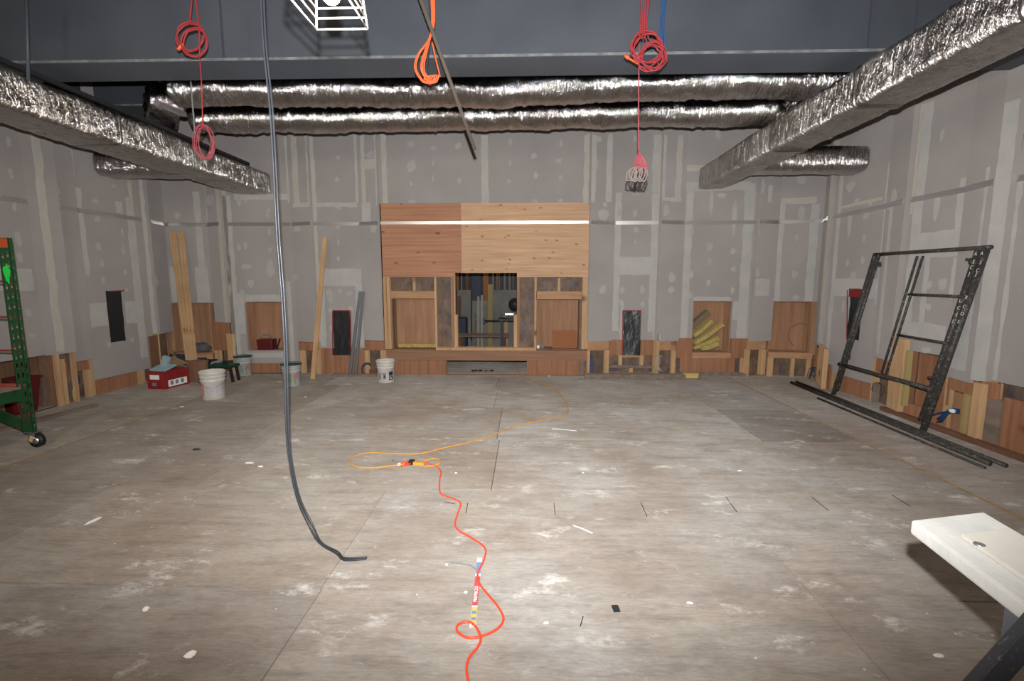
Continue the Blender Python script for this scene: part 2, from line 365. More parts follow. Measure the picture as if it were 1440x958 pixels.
TOPZ = 4.95
def subtract(rects, h, m=.012):
    out = []
    for u0, u1, z0, z1 in rects:
        a, b, c, d = h[0]-m, h[1]+m, h[2]-m, h[3]+m
        if a >= u1 or b <= u0 or c >= z1 or d <= z0: out.append((u0, u1, z0, z1)); continue
        if a > u0: out.append((u0, a, z0, z1))
        if b < u1: out.append((b, u1, z0, z1))
        if d < z1: out.append((max(u0, a), min(u1, b), d, z1))
        if c > z0: out.append((max(u0, a), min(u1, b), z0, c))
    return [r for r in out if r[1]-r[0] > .015 and r[3]-r[2] > .015]
walls = {}
for side in ('left', 'back', 'right'):
    walls[side] = dict(dry=MB(), mud=MB(), spot=MB(), tape=MB(), parts=[], chan=MB())
def build_seg(side, a, b, bottom, holes=(), niches=(), items=(), mud=(), spots=(), tape=(), blackhole=None, chan=(0, 1), top=TOPZ, backhole=(), nichemat='ply_niche', zlow=0):
    """bottom: (px,py) of the drywall's lower edge; items: (kind, material, x0,y0,x1,y1,front_depth,thickness)"""
    W = walls[side]; sg = Seg(a, b); zb = sg.uz(*bottom)[1]
    pv = W.get('last')
    if pv is not None and (Vector((*a, 0))-pv[0]).length > .004:
        p = pv[0]; q = Vector((*a, 0)); n_ = (pv[1]+sg.n).normalized(); zc = max(zb, pv[2])
        f = [p-n_*.001, q-n_*.001, q-n_*.05, p-n_*.05]
        W['dry'].hexa([Vector((v.x, v.y, zc)) for v in f]+[Vector((v.x, v.y, top)) for v in f])
        fk = MB(); f = [p-n_*.03, q-n_*.03, q-n_*.14, p-n_*.14]; fk.hexa([Vector((v.x, v.y, 0)) for v in f]+[Vector((v.x, v.y, zc)) for v in f]); W['parts'].append(('corner_stud', fk, 'pine'))
    W['last'] = (sg.b.copy(), sg.n.copy(), zb)
    hs = [sg.rect(*h) for h in (*holes, *niches)]
    bh = [sg.rect(*blackhole)] if blackhole else []
    slab(W['dry'], sg, 0, sg.L, zb, top, 0, .045, [h for h in hs]+bh)
    bk = MB(); slab(bk, sg, -.02, sg.L+.02, 0, max(zb+.25, 1.0) if zb < 2 else 2.0, .13, .15, hs+[sg.rect(*h) for h in backhole])
    W['parts'].append(('insulation_backing', bk, 'kraft'))
    for r in bh:
        pb = MB(); sg_ = sg
        pb.add([sg.pt(r[0]-.02+(r[1]-r[0]+.04)*i/6, r[2]-.02+(r[3]-r[2]+.04)*j/8, .03+.02*mnoise.noise(Vector((i*.7, j*.7, r[2]*9)))) for i in range(7) for j in range(9)],
               [(i*9+j, (i+1)*9+j, (i+1)*9+j+1, i*9+j+1) for i in range(6) for j in range(8)], True)
        W['parts'].append(('plastic_sheet', pb, 'blackplastic'))
    for r in (sg.rect(*h) for h in niches):
        u0, u1, z0, z1 = r; D = .36; t = .015
        nb = MB(); slab(nb, sg, u0-t, u1+t, z0-t, z1+t, D, D+t)
        W['parts'].append(('niche_back', nb, nichemat))
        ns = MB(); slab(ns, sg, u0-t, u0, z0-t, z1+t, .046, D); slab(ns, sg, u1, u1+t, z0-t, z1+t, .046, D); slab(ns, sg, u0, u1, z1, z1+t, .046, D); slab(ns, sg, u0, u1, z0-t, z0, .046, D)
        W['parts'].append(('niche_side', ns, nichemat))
    for kind, m, x0, y0, x1, y1, d, th in items:
        p = MB(); u0, u1, z0, z1 = sg.rect(x0, y0, x1, y1)
        if z0 < .03: z0 = 0
        slab(p, sg, u0, u1, max(z0, zlow), z1, d, d+th)
        W['parts'].append((kind, p, m))
    for src, key, am in ((mud, 'mud', .010), (tape, 'tape', .005)):
        for q in src:
            rs = [sg.rect(*q)]
            rs = [(max(r[0], .004), min(r[1], sg.L-.004), max(r[2], zb+.004), r[3]) for r in rs]
            for h in hs+bh: rs = subtract(rs, h)
            for r in rs:
                if r[1]-r[0] > .01: mudrect(W[key], sg, *r, amp=am)
    for q in spots: mudspot(W['spot'], sg, *(q if len(q) == 4 else (*q, 4, 5)))
    if chan:
        slab(W['chan'], sg, sg.L*chan[0]+.015, sg.L*chan[1]-.015, 2.575, 2.615, -.012, .001)
        slab(W['chan'], sg, sg.L*chan[0]+.015, sg.L*chan[1]-.015, 2.555, 2.575, -.024, .001)
    return sg
K = {}
P_, S_, B_ = 'plywood_panel', 'stud', 'blocking'
# ---- left wall, near to far
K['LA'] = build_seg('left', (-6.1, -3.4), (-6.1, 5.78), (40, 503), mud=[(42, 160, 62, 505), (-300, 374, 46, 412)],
    niches=[(8, 504, 80, 584)], nichemat='ply_niche_dark',
    items=[(P_, 'ply_niche', -500, 510, 6, 590, .05, .02), (B_, 'pine_h', 8, 584, 88, 600, .02, .04)],
    tape=[(47, 170, 54, 300)], spots=[(14, 240, 5, 4), (16, 248, 4, 4), (20, 291, 4, 8), (25, 336, 6, 15), (28, 362, 5, 9), (40, 440, 5, 7), (12, 200, 4, 8), (45, 472, 5, 5)], chan=(.7, 1))
K['LB'] = build_seg('left', (-6.1, 5.78), (-6.01, 6.1), (70, 500), mud=[(60, 170, 72, 497)], tape=[(64, 165, 70, 497)],
    items=[(S_, 'pine', 81, 496, 88, 575, .01, .05), (S_, 'pine', 92, 505, 98, 572, .05, .05)], chan=None)
K['LC'] = build_seg('left', (-6.12, 6.12), (-6.12, 6.46), (112, 508), mud=[(77, 290, 88, 500)], spots=[(80, 268, 4, 8)],
    items=[(P_, 'ply_v', 92, 506, 128, 523, .03, .02), (S_, 'pine', 126, 519, 133, 566, .02, .06)])
K['LD'] = build_seg('left', (-6.14, 6.46), (-6.08, 7.5), (165, 528), blackhole=(152, 409, 176, 481),
    mud=[(112, 266, 120, 388), (187, 280, 196, 505), (126, 425, 200, 457), (163, 284, 172, 300), (95, 200, 102, 248), (165, 240, 176, 252)],
    tape=[(190, 230, 195, 505)],
    items=[(P_, 'ply_v', 136, 520, 197, 570, .03, .02), (S_, 'pine', 197, 515, 206, 552, .02, .05), (S_, 'ply_niche', 130, 535, 137, 570, .04, .04)],
    spots=[(134, 283, 6, 5), (137, 308, 5, 5), (138, 347, 4, 7), (143, 371, 4, 6), (145, 394, 4, 6), (172, 327, 2, 6), (173, 352, 3, 8), (176, 384, 3, 5), (178, 408, 2, 4), (160, 262, 3, 3), (153, 485, 3, 5), (186, 478, 3, 4)])
K['LD2'] = build_seg('left', (-6.08, 7.5), (-6.03, 7.6), (212, 470), tape=[(198, 200, 204, 470)], mud=[(203, 200, 208, 470)], chan=None,
    items=[(S_, 'pine', 211, 474, 219, 550, .0, .06)])
K['LE'] = build_seg('left', (-6.06, 7.62), (-6.2, 8.12), (222, 471), spots=[(219, 395, 3, 9)],
    items=[(P_, 'ply_niche_dark', 216, 471, 232, 540, .03, .02)], chan=(0, .9))
K['LF'] = build_seg('left', (-6.2, 8.14), (-5.5, 8.2), (250, 426), mud=[(223, 275, 231, 425), (277, 270, 286, 425), (230, 376, 248, 425), (276, 376, 294, 425)],
    niches=[(234, 427, 294, 497)], nichemat='ply_niche', backhole=[(234, 500, 294, 525)], spots=[(250, 303, 4, 5)],
    items=[(P_, 'ply_niche', 224, 427, 234, 530, .02, .02), (B_, 'pine_h', 262, 498, 298, 503, .0, .05), (S_, 'pine', 292, 503, 299, 526, .0, .05)])
K['LG'] = build_seg('left', (-5.5, 8.2), (-5.16, 8.05), (305, 453), mud=[(285, 200, 289, 320)], tape=[(310, 262, 318, 470)], spots=[(296, 282, 7, 10)],
    items=[(P_, 'ply_v', 299, 453, 320, 493, .03, .02), (S_, 'pine', 301, 493, 307, 527, .02, .06), (S_, 'pine', 320, 470, 328, 527, .0, .05)], chan=(0, .92))
# ---- back wall
K['B1'] = build_seg('back', (-5.16, 8.12), (-4.02, 8.18), (360, 511), niches=[(346, 425, 398, 493)],
    mud=[(320, 275, 332, 512), (330, 273, 408, 281), (395, 395, 412, 510), (330, 412, 344, 470), (346, 496, 398, 503), (345, 415, 398, 424), (402, 190, 410, 285)],
    tape=[(319, 262, 325, 500)], backhole=[],
    spots=[(336, 283, 4, 9), (345, 281, 4, 5), (376, 303, 3, 7), (336, 348, 3, 5), (345, 346, 3, 7), (379, 326, 3, 6), (380, 352, 4, 6), (347, 375, 9, 4), (380, 380, 7, 15), (353, 400, 5, 8), (341, 418, 6, 12), (378, 296, 3, 4), (397, 402, 5, 9)],
    items=[(P_, 'ply_v', 326, 511, 363, 527, .02, .02), (P_, 'ply_v', 363, 503, 411, 527, .015, .02), (B_, 'ply_v', 328, 526, 408, 531, -.04, .05)])
K['B2'] = build_seg('back', (-4.02, 8.18), (-3.62, 8.05), (430, 481), mud=[(411, 190, 419, 286), (431, 190, 438, 286), (412, 285, 439, 291), (411, 400, 417, 480)],
    tape=[(412, 180, 416, 286)], spots=[(418, 322, 6, 5), (415, 390, 4, 4)],
    items=[(P_, 'ply_v', 419, 482, 441, 493, .02, .02), (S_, 'pine', 421, 493, 427, 527, .02, .05), (S_, 'pine', 443, 493, 448, 527, .02, .05)])
K['B3'] = build_seg('back', (-3.62, 8.12), (-2.83, 8.15), (480, 490), blackhole=(468, 437, 493, 499),
    mud=[(441, 190, 447, 480), (499, 190, 506, 285), (449, 378, 508, 402), (450, 400, 458, 488), (501, 400, 511, 488), (445, 285, 502, 291)],
    tape=[(442, 185, 445, 480), (502, 185, 506, 285)],
    spots=[(475, 222, 3, 4), (474, 252, 4, 4), (475, 290, 6, 5), (475, 318, 3, 5), (476, 340, 2, 6), (476, 364, 3, 4), (463, 416, 6, 10), (492, 413, 5, 4), (464, 436, 4, 5), (493, 434, 4, 5), (478, 409, 3, 4), (466, 462, 3, 5)],
    items=[(P_, 'ply_v', 448, 490, 468, 527, .02, .02), (P_, 'ply_v', 493, 490, 512, 527, .02, .02), (P_, 'ply_v', 468, 500, 493, 527, .02, .02)])
K['B4'] = build_seg('back', (-2.83, 8.15), (-2.47, 8.03), (525, 479), mud=[(508, 190, 513, 285), (527, 190, 535, 290), (508, 224, 535, 238), (509, 285, 521, 312)],
    tape=[(508, 190, 512, 284), (531, 190, 535, 285), (512, 226, 528, 231)], spots=[(525, 322, 5, 7), (520, 218, 7, 6)],
    items=[(P_, 'ply_v', 512, 480, 540, 493, .02, .02), (S_, 'pine', 512, 493, 517, 527, .02, .05), (S_, 'pine', 535, 493, 541, 527, .01, .05), (P_, 'brown_board', 516, 521, 535, 527, .03, .03)])
# centre: drywall above, plywood sheets, framed bay
cs = K['C'] = Seg((-2.47, 8.1), (1.05, 8.1)); W = walls['back']
W['last'] = None; zt = cs.uz(720, 286)[1]; slab(W['dry'], cs, 0, cs.L, zt, TOPZ, 0, .045)
for q in [(537, 190, 544, 286), (821, 190, 828, 286), (677, 190, 687, 286)]: mudrect(W['mud'], cs, *cs.rect(*q))
for q in [(537, 188, 541, 286), (825, 188, 828, 286), (680, 190, 683, 286)]: mudrect(W['tape'], cs, *cs.rect(*q), amp=.006)
for q in [(577, 203, 6, 5), (609, 208, 5, 4), (578, 233, 8, 10), (609, 230, 2, 5), (609, 252, 2, 6), (578, 258, 3, 4), (580, 283, 6, 3), (644, 205, 5, 5), (646, 255, 3, 6), (718, 200, 3, 5), (717, 230, 3, 6), (716, 255, 4, 4), (751, 219, 5, 5), (789, 202, 3, 6), (786, 226, 5, 4), (753, 247, 4, 6), (788, 250, 3, 5), (752, 283, 6, 3), (789, 282, 4, 3)]: mudspot(W['spot'], cs, *q)
def cpart(kind, m, x0, y0, x1, y1, d, th, lab=None, hole=None):
    p = MB(); r = list(cs.rect(x0, y0, x1, y1))
    if r[2] < .03: r[2] = 0
    slab(p, cs, *r, d, d+th, [cs.rect(*hole)] if hole else []); W['parts'].append((kind, p, m, lab))
cpart('plywood_sheet', 'ply_red', 537, 286, 649, 390, -.012, .018, 'reddish plywood sheet', (638, 384, 700, 400))
cpart('plywood_sheet', 'ply_pale', 649, 285.5, 828, 390, -.012, .018, 'pale knotty plywood sheet', (600, 384, 727, 400))
for x0, x1, d in ((540.5, 544.5, -.02), (545.5, 549.5, -.02), (818.5, 827.5, -.02)): cpart(S_, 'pine', x0, 390, x1, 491, d, .09)
for x0, x1 in ((611.5, 614), (634.5, 638), (727, 730.5), (751.5, 754.5)): cpart(S_, 'ply_niche' if x0 in (634.5, 727) else 'pine', x0, 390, x1, 489, .0, .09)
cpart(S_, 'pine', 637.5, 384, 639.5, 489, .05, .09); cpart(S_, 'pine', 639, 443, 643.5, 489, .01, .09); cpart(S_, 'pine', 722.5, 443, 727, 489, .01, .09)
cpart('header', 'pine_h', 549, 409.5, 611, 420, .0, .10); cpart('header', 'pine_h', 754, 410, 818, 421, .0, .10)
cpart(S_, 'pine', 580.5, 391, 584, 409, .0, .08); cpart(S_, 'pine', 784.5, 391, 788, 410, .0, .08)
cpart('sill', 'pine', 613.5, 489, 754, 492.5, -.03, .16)
cpart('beam', 'beam_wood', 541, 492.5, 828, 507, -.02, .13, 'brown engineered lumber beam')
cpart(P_, 'ply_v', 558, 507, 627, 527, .0, .02); cpart(P_, 'ply_v', 741, 507, 814, 527, .0, .02); cpart(P_, 'ply_v', 541, 507, 558, 527, .06, .02)
cpart(P_, 'old_wood', 815, 507, 822, 527, .04, .02)
cpart('threshold_board', 'ply_v', 627, 527, 822, 530, -.05, .09)
r1, r2 = cs.rect(551, 421, 611, 491), cs.rect(755, 422, 815, 491); ropen = cs.rect(639, 384, 727, 489); rlow = cs.rect(627, 508, 741, 530)
rlow = (*rlow[:2], 0, rlow[3])
bk = MB(); slab(bk, cs, 0, cs.L, 0, 2.0, .12, .14, [r1, r2, ropen, rlow]); W['parts'].append(('insulation_backing', bk, 'kraft'))
for r in (r1, r2):
    for kind, f in (('niche_back', lambda p: slab(p, cs, r[0], r[1], r[2], r[3], .32, .335)),
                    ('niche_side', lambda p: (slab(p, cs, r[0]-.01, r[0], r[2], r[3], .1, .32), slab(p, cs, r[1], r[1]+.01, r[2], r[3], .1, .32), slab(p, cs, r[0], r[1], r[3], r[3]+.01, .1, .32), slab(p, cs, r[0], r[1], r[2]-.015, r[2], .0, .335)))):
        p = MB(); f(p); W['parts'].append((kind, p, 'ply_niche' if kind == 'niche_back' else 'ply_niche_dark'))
# metal track across the plywood
slab(W['chan'], cs, .02, cs.L-.02, 2.585, 2.615, -.030, -.013); slab(W['chan'], cs, .02, cs.L-.02, 2.565, 2.585, -.044, -.013)
# right of the centre
W['last'] = None
K['B5'] = build_seg('back', (1.05, 8.03), (1.47, 8.15), (845, 480), mud=[(829, 190, 838, 284), (853, 190, 861, 284)], tape=[(829, 188, 833, 283), (856, 188, 860, 284)],
    spots=[(841, 195, 6, 5), (838, 230, 4, 12), (848, 302, 9, 9), (848, 408, 6, 7), (851, 288, 4, 4)],
    items=[(P_, 'pine_h', 828, 480, 857, 493, .02, .02), (S_, 'pine', 827, 493, 830, 527, .02, .05), (S_, 'pine', 851, 493, 857, 527, .02, .05)])
K['B6'] = build_seg('back', (1.47, 8.15), (2.2, 8.12), (890, 478), blackhole=(876, 437, 901, 499),
    mud=[(861, 190, 866, 270), (859, 271, 872, 466), (914, 271, 925, 466), (918, 190, 927, 270), (861, 361, 924, 387), (872, 424, 877, 478)],
    tape=[(923, 190, 927, 480), (860, 190, 862, 270)],
    spots=[(893, 195, 3, 6), (893, 265, 4, 3), (893, 273, 6, 2), (893, 300, 4, 7), (894, 323, 5, 5), (893, 341, 3, 3), (875, 408, 4, 6), (903, 407, 4, 7), (874, 427, 4, 6), (903, 428, 4, 5), (871, 297, 4, 8), (874, 465, 4, 9)],
    items=[(P_, 'ply_v', 857, 478, 875, 500, .02, .02), (P_, 'ply_v', 901, 478, 923, 500, .02, .02), (B_, 'pine_h', 875, 500, 901, 503, .01, .05), (S_, 'pine', 870, 500, 875, 516, .02, .05), (S_, 'pine', 900, 500, 905, 516, .02, .05), (S_, 'pine', 918, 500, 923, 524, .02, .05), (B_, 'old_wood', 857, 514, 920, 518, .0, .06), (S_, 'pine', 885, 518, 890, 524, .0, .05), (P_, 'old_wood', 857, 523, 924, 530, .02, .04)])
K['B7'] = build_seg('back', (2.2, 8.03), (2.62, 8.15), (940, 480), mud=[(928, 190, 936, 282), (951, 190, 959, 282), (928, 278, 958, 283)], tape=[(928, 190, 933, 282), (953, 190, 956, 282), (927, 470, 929, 478)],
    spots=[(937, 295, 6, 9), (945, 390, 6, 9), (944, 408, 5, 7)],
    items=[(P_, 'pine_h', 924, 480, 951, 493, .02, .02), (S_, 'pine', 946, 493, 951, 526, .02, .05), (S_, 'pine', 923, 470, 927, 526, .0, .05)])
K['B8'] = build_seg('back', (2.62, 8.15), (3.79, 8.12), (1010, 476), niches=[(974, 424, 1028, 496)],
    mud=[(961, 268, 971, 476), (1042, 258, 1056, 476), (961, 256, 1056, 268), (963, 232, 992, 240), (974, 418, 1028, 424), (960, 180, 965, 262), (1029, 424, 1041, 450)],
    tape=[(963, 233, 988, 237)],
    spots=[(1000, 285, 3, 24), (1033, 305, 4, 26), (1010, 190, 5, 9), (998, 348, 5, 7), (998, 368, 3, 6), (1031, 354, 5, 6), (1031, 379, 4, 5), (996, 398, 4, 6), (1030, 408, 4, 6), (972, 387, 4, 7), (971, 415, 4, 6), (972, 325, 4, 6), (1015, 275, 7, 4)],
    items=[(P_, 'ply_v', 951, 476, 974, 504, .02, .02), (P_, 'ply_v', 1028, 476, 1054, 504, .02, .02), (B_, 'pine_h', 974, 497, 1028, 504, .01, .03), (P_, 'ply_v', 957, 504, 1034, 524, .03, .02), (S_, 'pine', 1042, 504, 1047, 525, .02, .05), (B_, 'old_wood', 951, 524, 1054, 527, .0, .06)])
K['B9'] = build_seg('back', (3.79, 8.03), (4.16, 8.13), (1068, 480), mud=[(1061, 200, 1067, 300), (1058, 392, 1082, 416), (1080, 260, 1086, 285)], tape=[(1056, 250, 1059, 480)], spots=[(1064, 384, 5, 7), (1066, 327, 5, 6), (1072, 262, 5, 12)],
    items=[(P_, 'pine_h', 1052, 480, 1078, 492, .02, .02), (S_, 'pine', 1050, 492, 1055, 526, .02, .05), (S_, 'pine', 1070, 492, 1078, 527, .02, .05)])
K['B10'] = build_seg('back', (4.16, 8.13), (4.80, 8.0), (1110, 424), niches=[(1084, 425, 1141, 496)],
    mud=[(1088, 287, 1100, 424), (1136, 287, 1148, 424), (1088, 278, 1148, 287)], tape=[(1092, 280, 1148, 284)],
    spots=[(1127, 252, 8, 8), (1127, 300, 6, 14), (1118, 386, 5, 7), (1119, 418, 5, 5), (1120, 335, 3, 6)],
    items=[(P_, 'ply_niche', 1141, 424, 1152, 500, .03, .02), (B_, 'pine_h', 1080, 496, 1142, 504, -.02, .07), (S_, 'pine', 1079, 503, 1087, 528, .0, .05), (S_, 'pine', 1112, 504, 1117, 530, .0, .05), (S_, 'pine', 1134, 504, 1140, 532, .0, .05)])
# ---- right wall, far to near
K['R0'] = build_seg('right', (4.80, 8.0), (4.62, 7.6), (1150, 486), mud=[(1147, 225, 1150, 275)], spots=[(1151, 330, 3, 9)],
    items=[(P_, 'ply_niche', 1136, 486, 1150, 540, .03, .02), (S_, 'pine', 1149, 486, 1157, 545, .0, .06)])
K['R0b'] = build_seg('right', (4.62, 7.6), (4.60, 7.5), (1158, 486), tape=[(1160, 200, 1168, 486)], mud=[(1156, 200, 1174, 486)], chan=None, items=[(P_, 'ply_v', 1157, 512, 1163, 548, .04, .02)])
K['R1'] = build_seg('right', (4.64, 7.5), (4.66, 6.44), (1195, 531), blackhole=(1191, 407, 1211, 478),
    mud=[(1173, 392, 1240, 418), (1171, 250, 1176, 500), (1240, 230, 1244, 430)], tape=[(1180, 284, 1240, 288)],
    spots=[(1196, 262, 7, 9), (1224, 285, 3, 6), (1195, 315, 3, 24), (1218, 303, 4, 8), (1215, 335, 3, 7), (1192, 370, 3, 7), (1213, 366, 3, 7), (1200, 230, 5, 9), (1186, 430, 2, 9), (1200, 388, 6, 6), (1205, 282, 5, 4)],
    items=[(P_, 'ply_v', 1158, 525, 1166, 550, .05, .02), (S_, 'pine', 1166, 522, 1174, 553, .02, .05), (P_, 'ply_v', 1178, 532, 1226, 572, .03, .02), (S_, 'old_wood', 1223, 540, 1229, 575, .02, .05)])
K['R2'] = build_seg('right', (4.64, 6.44), (4.56, 6.02), (1240, 505), mud=[(1242, 280, 1246, 500)], tape=[(1282, 150, 1290, 270)], spots=[(1258, 275, 5, 14), (1252, 290, 6, 7)],
    items=[(P_, 'ply_v', 1228, 505, 1248, 525, .03, .02), (S_, 'pine', 1250, 475, 1267, 585, .0, .06), (S_, 'yplank', 1267, 492, 1271, 572, .02, .05)])
K['R3'] = build_seg('right', (4.60, 5.98), (4.64, 5.3), (1300, 498), niches=[(1272, 496, 1322, 585)], nichemat='ply_v',
    mud=[(1283, 150, 1296, 470), (1345, 250, 1354, 345), (1290, 325, 1355, 362), (1296, 360, 1303, 470), (1338, 362, 1350, 420), (1275, 455, 1330, 480)],
    tape=[(1286, 150, 1291, 300)],
    spots=[(1317, 290, 5, 22), (1307, 400, 5, 8), (1305, 432, 6, 6), (1303, 460, 6, 8), (1303, 492, 8, 6), (1325, 190, 3, 12), (1326, 400, 8, 10)],
    items=[(B_, 'ply_v', 1262, 572, 1330, 600, -.03, .04), (P_, 'ply_v', 1322, 520, 1330, 570, .03, .02)])
K['R4'] = build_seg('right', (4.62, 5.3), (4.56, 4.92), (1350, 535), mud=[(1372, 240, 1376, 500), (1335, 440, 1362, 520)],
    items=[(P_, 'ply_v', 1328, 530, 1368, 552, .03, .02), (S_, 'yplank', 1346, 550, 1350, 610, .04, .05), (P_, 'ply_niche', 1328, 552, 1345, 605, .07, .02), (P_, 'ply_niche', 1350, 552, 1366, 612, .07, .02), (S_, 'pine', 1366, 538, 1377, 620, -.01, .06)])
K['R4b'] = build_seg('right', (4.56, 4.92), (4.58, 4.78), (1385, 537), tape=[(1398, 150, 1408, 540)], mud=[(1380, 150, 1418, 540)], chan=None,
    items=[(P_, 'ply_v', 1377, 538, 1402, 560, .02, .02), (P_, 'old_wood', 1377, 560, 1400, 628, .04, .02)])
K['R5'] = build_seg('right', (4.64, 4.78), (4.64, -3.4), (1425, 542), mud=[(1408, 250, 1420, 540)], spots=[(1432, 200, 4, 12)],
    items=[(P_, 'ply_v', 1402, 540, 1900, 562, .02, .02), (S_, 'brown_board', 1395, 562, 1400, 632, .03, .05), (P_, 'ply_v', 1401, 562, 1440, 645, .035, .02), (S_, 'brown_board', 1441, 562, 1446, 655, .03, .05), (P_, 'ply_v', 1447, 562, 1900, 900, .035, .02)], chan=(0, .3))

for side in ('left', 'back', 'right'):
    W = walls[side]
    root = struct(W['dry'].build('wall_'+side, M['drywall'], center=False))
    W['mud'].build('joint_compound', M['mud'], root, 'pale joint compound')
    W['spot'].build('joint_compound', M['spot'], root, 'pale screw-head dabs of compound')
    W['tape'].build('joint_tape', M['tape'], root, 'cream taped joints')
    for q in W['parts']: q[1].build(q[0], M[q[2]], root, q[3] if len(q) > 3 else None)
    struct(W['chan'].build({'left': 'trim_1', 'back': 'trim_2', 'right': 'trim_3'}[side], M['galv'], center=False))
# red tape round the black openings
def tapeline(sg, pts, w=.018):
    mb = MB()
    for (x0, y0), (x1, y1) in zip(pts, pts[1:]):
        a, b = sg.uz(x0, y0), sg.uz(x1, y1); mb.bar(sg.pt(*a, -.003), sg.pt(*b, -.003), w, .003, side=tuple(sg.u if abs(x1-x0) < abs(y1-y0) else Vector((0, 0, 1))))
    return mb
for k, side, pts in (('B3', 'back', [(468, 499), (468, 437), (493, 437), (493.5, 497)]), ('B6', 'back', [(875.5, 498), (876, 437), (901, 437), (901, 445)]), ('LD', 'left', [(153, 410), (174, 409)]), ('R1', 'right', [(1191, 478), (1192, 408)])):
    tapeline(K[k], pts).build('red_tape_edge', M['redtape'], bpy.data.objects['wall_'+side], 'red tape edging')
mb = MB(); r = K['R1'].rect(1192, 406, 1210, 418); slab(mb, K['R1'], r[0], r[1], r[2], r[3], .0, .01); mb.build('red_tape_edge', M['redtape'], bpy.data.objects['wall_right'], 'red tape flap')

# ------------------------------------------------------------------ floor, ceiling, rear wall, back room
rows = [-3.4, -2.5, -1.3, -.1, 1.1, 2.31, 3.54, 4.75, 5.98, 7.2, 8.25]
seams = {0: [-3, -.6, 1.8], 1: [-2, .3, 2.6], 2: [-3, -.6, 1.8], 3: [-2, .3, 2.6], 4: [-3.5, -1.08, 1.5], 5: [-3.3, -1.09, 1.5], 6: [-2.65, -.27, 2.3], 7: [-2.9, -.3, 2.42], 8: [-2.9, -.42, 2.4], 9: [-3.2, -.46, 2.38]}
fm = MB(); tones = []
def fsheet(x0, x1, y0, y1, tone, g0=.007):
    n = len(fm.v); fm.box(x0+g0/2, x1-g0/2, y0+g0*.8, y1-g0*.8, -.018, 0); tones.extend([tone]*8)
for i in range(len(rows)-1):
    xs = [-4.58]+seams[i]+[3.42]
    for j in range(len(xs)-1):
        t = random.uniform(.88, 1.08); w_ = random.uniform(-.02, .02); tone = (t+w_+.01, t, t-w_)
        if i == 7 and j == 3: tone = (.70, .70, .71)
        if i in (8, 9) and j == 3: tone = (.88, .88, .9)
        if j == 0 and i > 4: tone = (.80, .76, .72)
        if j == 1 and i in (5, 6, 7): tone = (.90, .86, .82)
        fsheet(xs[j], xs[j+1], rows[i], rows[i+1], tone, .014 if (i in (6, 7) and j == 0) else .007)
for k, y0 in enumerate([-3.4, -1.1, 1.3, 3.7, 6.1]):
    y1 = min(y0+2.4, 8.3)
    fsheet(-6.5, -4.60, y0+.5 if k else y0, y1+.5 if k < 4 else 8.3, (1.0-.04*(k%2), .93, .87)); fsheet(3.44, 5.2, y0, y1, (1.0, .97-.02*(k % 2), .94))
fsheet(-4.6, -4.58, -3.4, 8.3, (1,1,1)); fsheet(3.42, 3.44, -3.4, 8.3, (1,1,1))
fsheet(-3.6, 3.6, 8.25, 12.6, (.95, .93, .9)); 
fo = fm.build('floor', M['floor'], center=False); struct(fo)
ca = fo.data.color_attributes.new('tone', 'FLOAT_COLOR', 'POINT')
for i, t in enumerate(tones): ca.data[i].color = (*t, 1)
mb = MB(); mb.box(-6.6, 5.3, -3.5, 12.7, -.12, -.0185); struct(mb.build('floor', M['gap'], center=False))
mb = MB()
for x in (-4.59, 3.43): mb.bar((x, -3.4, .0005), (x, 8.1, .0005), .02, .003)
struct(mb.build('trim_4', M['shim'], center=False))
mb = MB(); mb.box(-6.6, 5.3, -3.5, 12.7, TOPZ, TOPZ+.1); struct(mb.build('ceiling', M['ceiling'], center=False))
mb = MB(); mb.box(-6.6, 5.3, -3.5, -3.4, 0, TOPZ); struct(mb.build('wall_rear', M['drywall'], center=False))
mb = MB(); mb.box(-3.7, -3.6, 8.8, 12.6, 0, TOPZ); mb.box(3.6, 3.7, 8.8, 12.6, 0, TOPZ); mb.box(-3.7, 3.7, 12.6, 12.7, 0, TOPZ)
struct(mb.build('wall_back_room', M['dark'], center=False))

# ------------------------------------------------------------------ steel girders
def girder(name, x0, x1, yc, zb, fw, h, label, stiff=()):
    t = thing(name, ((x0+x1)/2, yc, zb), label, 'steel beam')
    m = MB(); m.box(x0, x1, yc-fw/2, yc+fw/2, zb, zb+.028); m.build('lower_flange', M['girder'], t)
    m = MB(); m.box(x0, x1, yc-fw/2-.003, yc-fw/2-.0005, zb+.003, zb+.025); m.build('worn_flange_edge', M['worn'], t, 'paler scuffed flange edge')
    m = MB(); m.box(x0, x1, yc-fw/2, yc+fw/2, zb+h-.028, zb+h); m.build('upper_flange', M['girder'], t)
    m = MB(); m.box(x0, x1, yc-.012, yc+.012, zb+.028, zb+h-.028); m.build('web', M['girder'], t)
    for x in stiff: m = MB(); m.box(x-.006, x+.006, yc-.05, yc-.012, zb+.028, zb+h-.028); m.build('stiffener', M['girder'], t)
    return t
xs = [ony(p, 30, 4.55).x for p in (300, 1236, 1302)]
girder('steel_girder', -5.72, 4.55, 4.69, 3.6, .40, 1.3, 'large blue-grey steel girder crossing the room overhead, nearer one', xs)
girder('steel_girder', -6.08, 4.6, 6.87, 3.98, .5, .9, 'dark steel girder behind the foil ducts, seen at upper left')

t = thing('steel_girder', (-5.9, 2.5, 3.8), 'dark steel edge beam above the left duct along the top of the left wall', 'steel beam')
m = MB(); m.box(-6.04, -5.74, -3.0, 6.5, 3.80, 3.83); m.build('lower_flange', M['ceiling'], t); m = MB(); m.box(-6.0, -5.98, -3.0, 6.55, 3.83, 4.93); m.build('web', M['ceiling'], t)
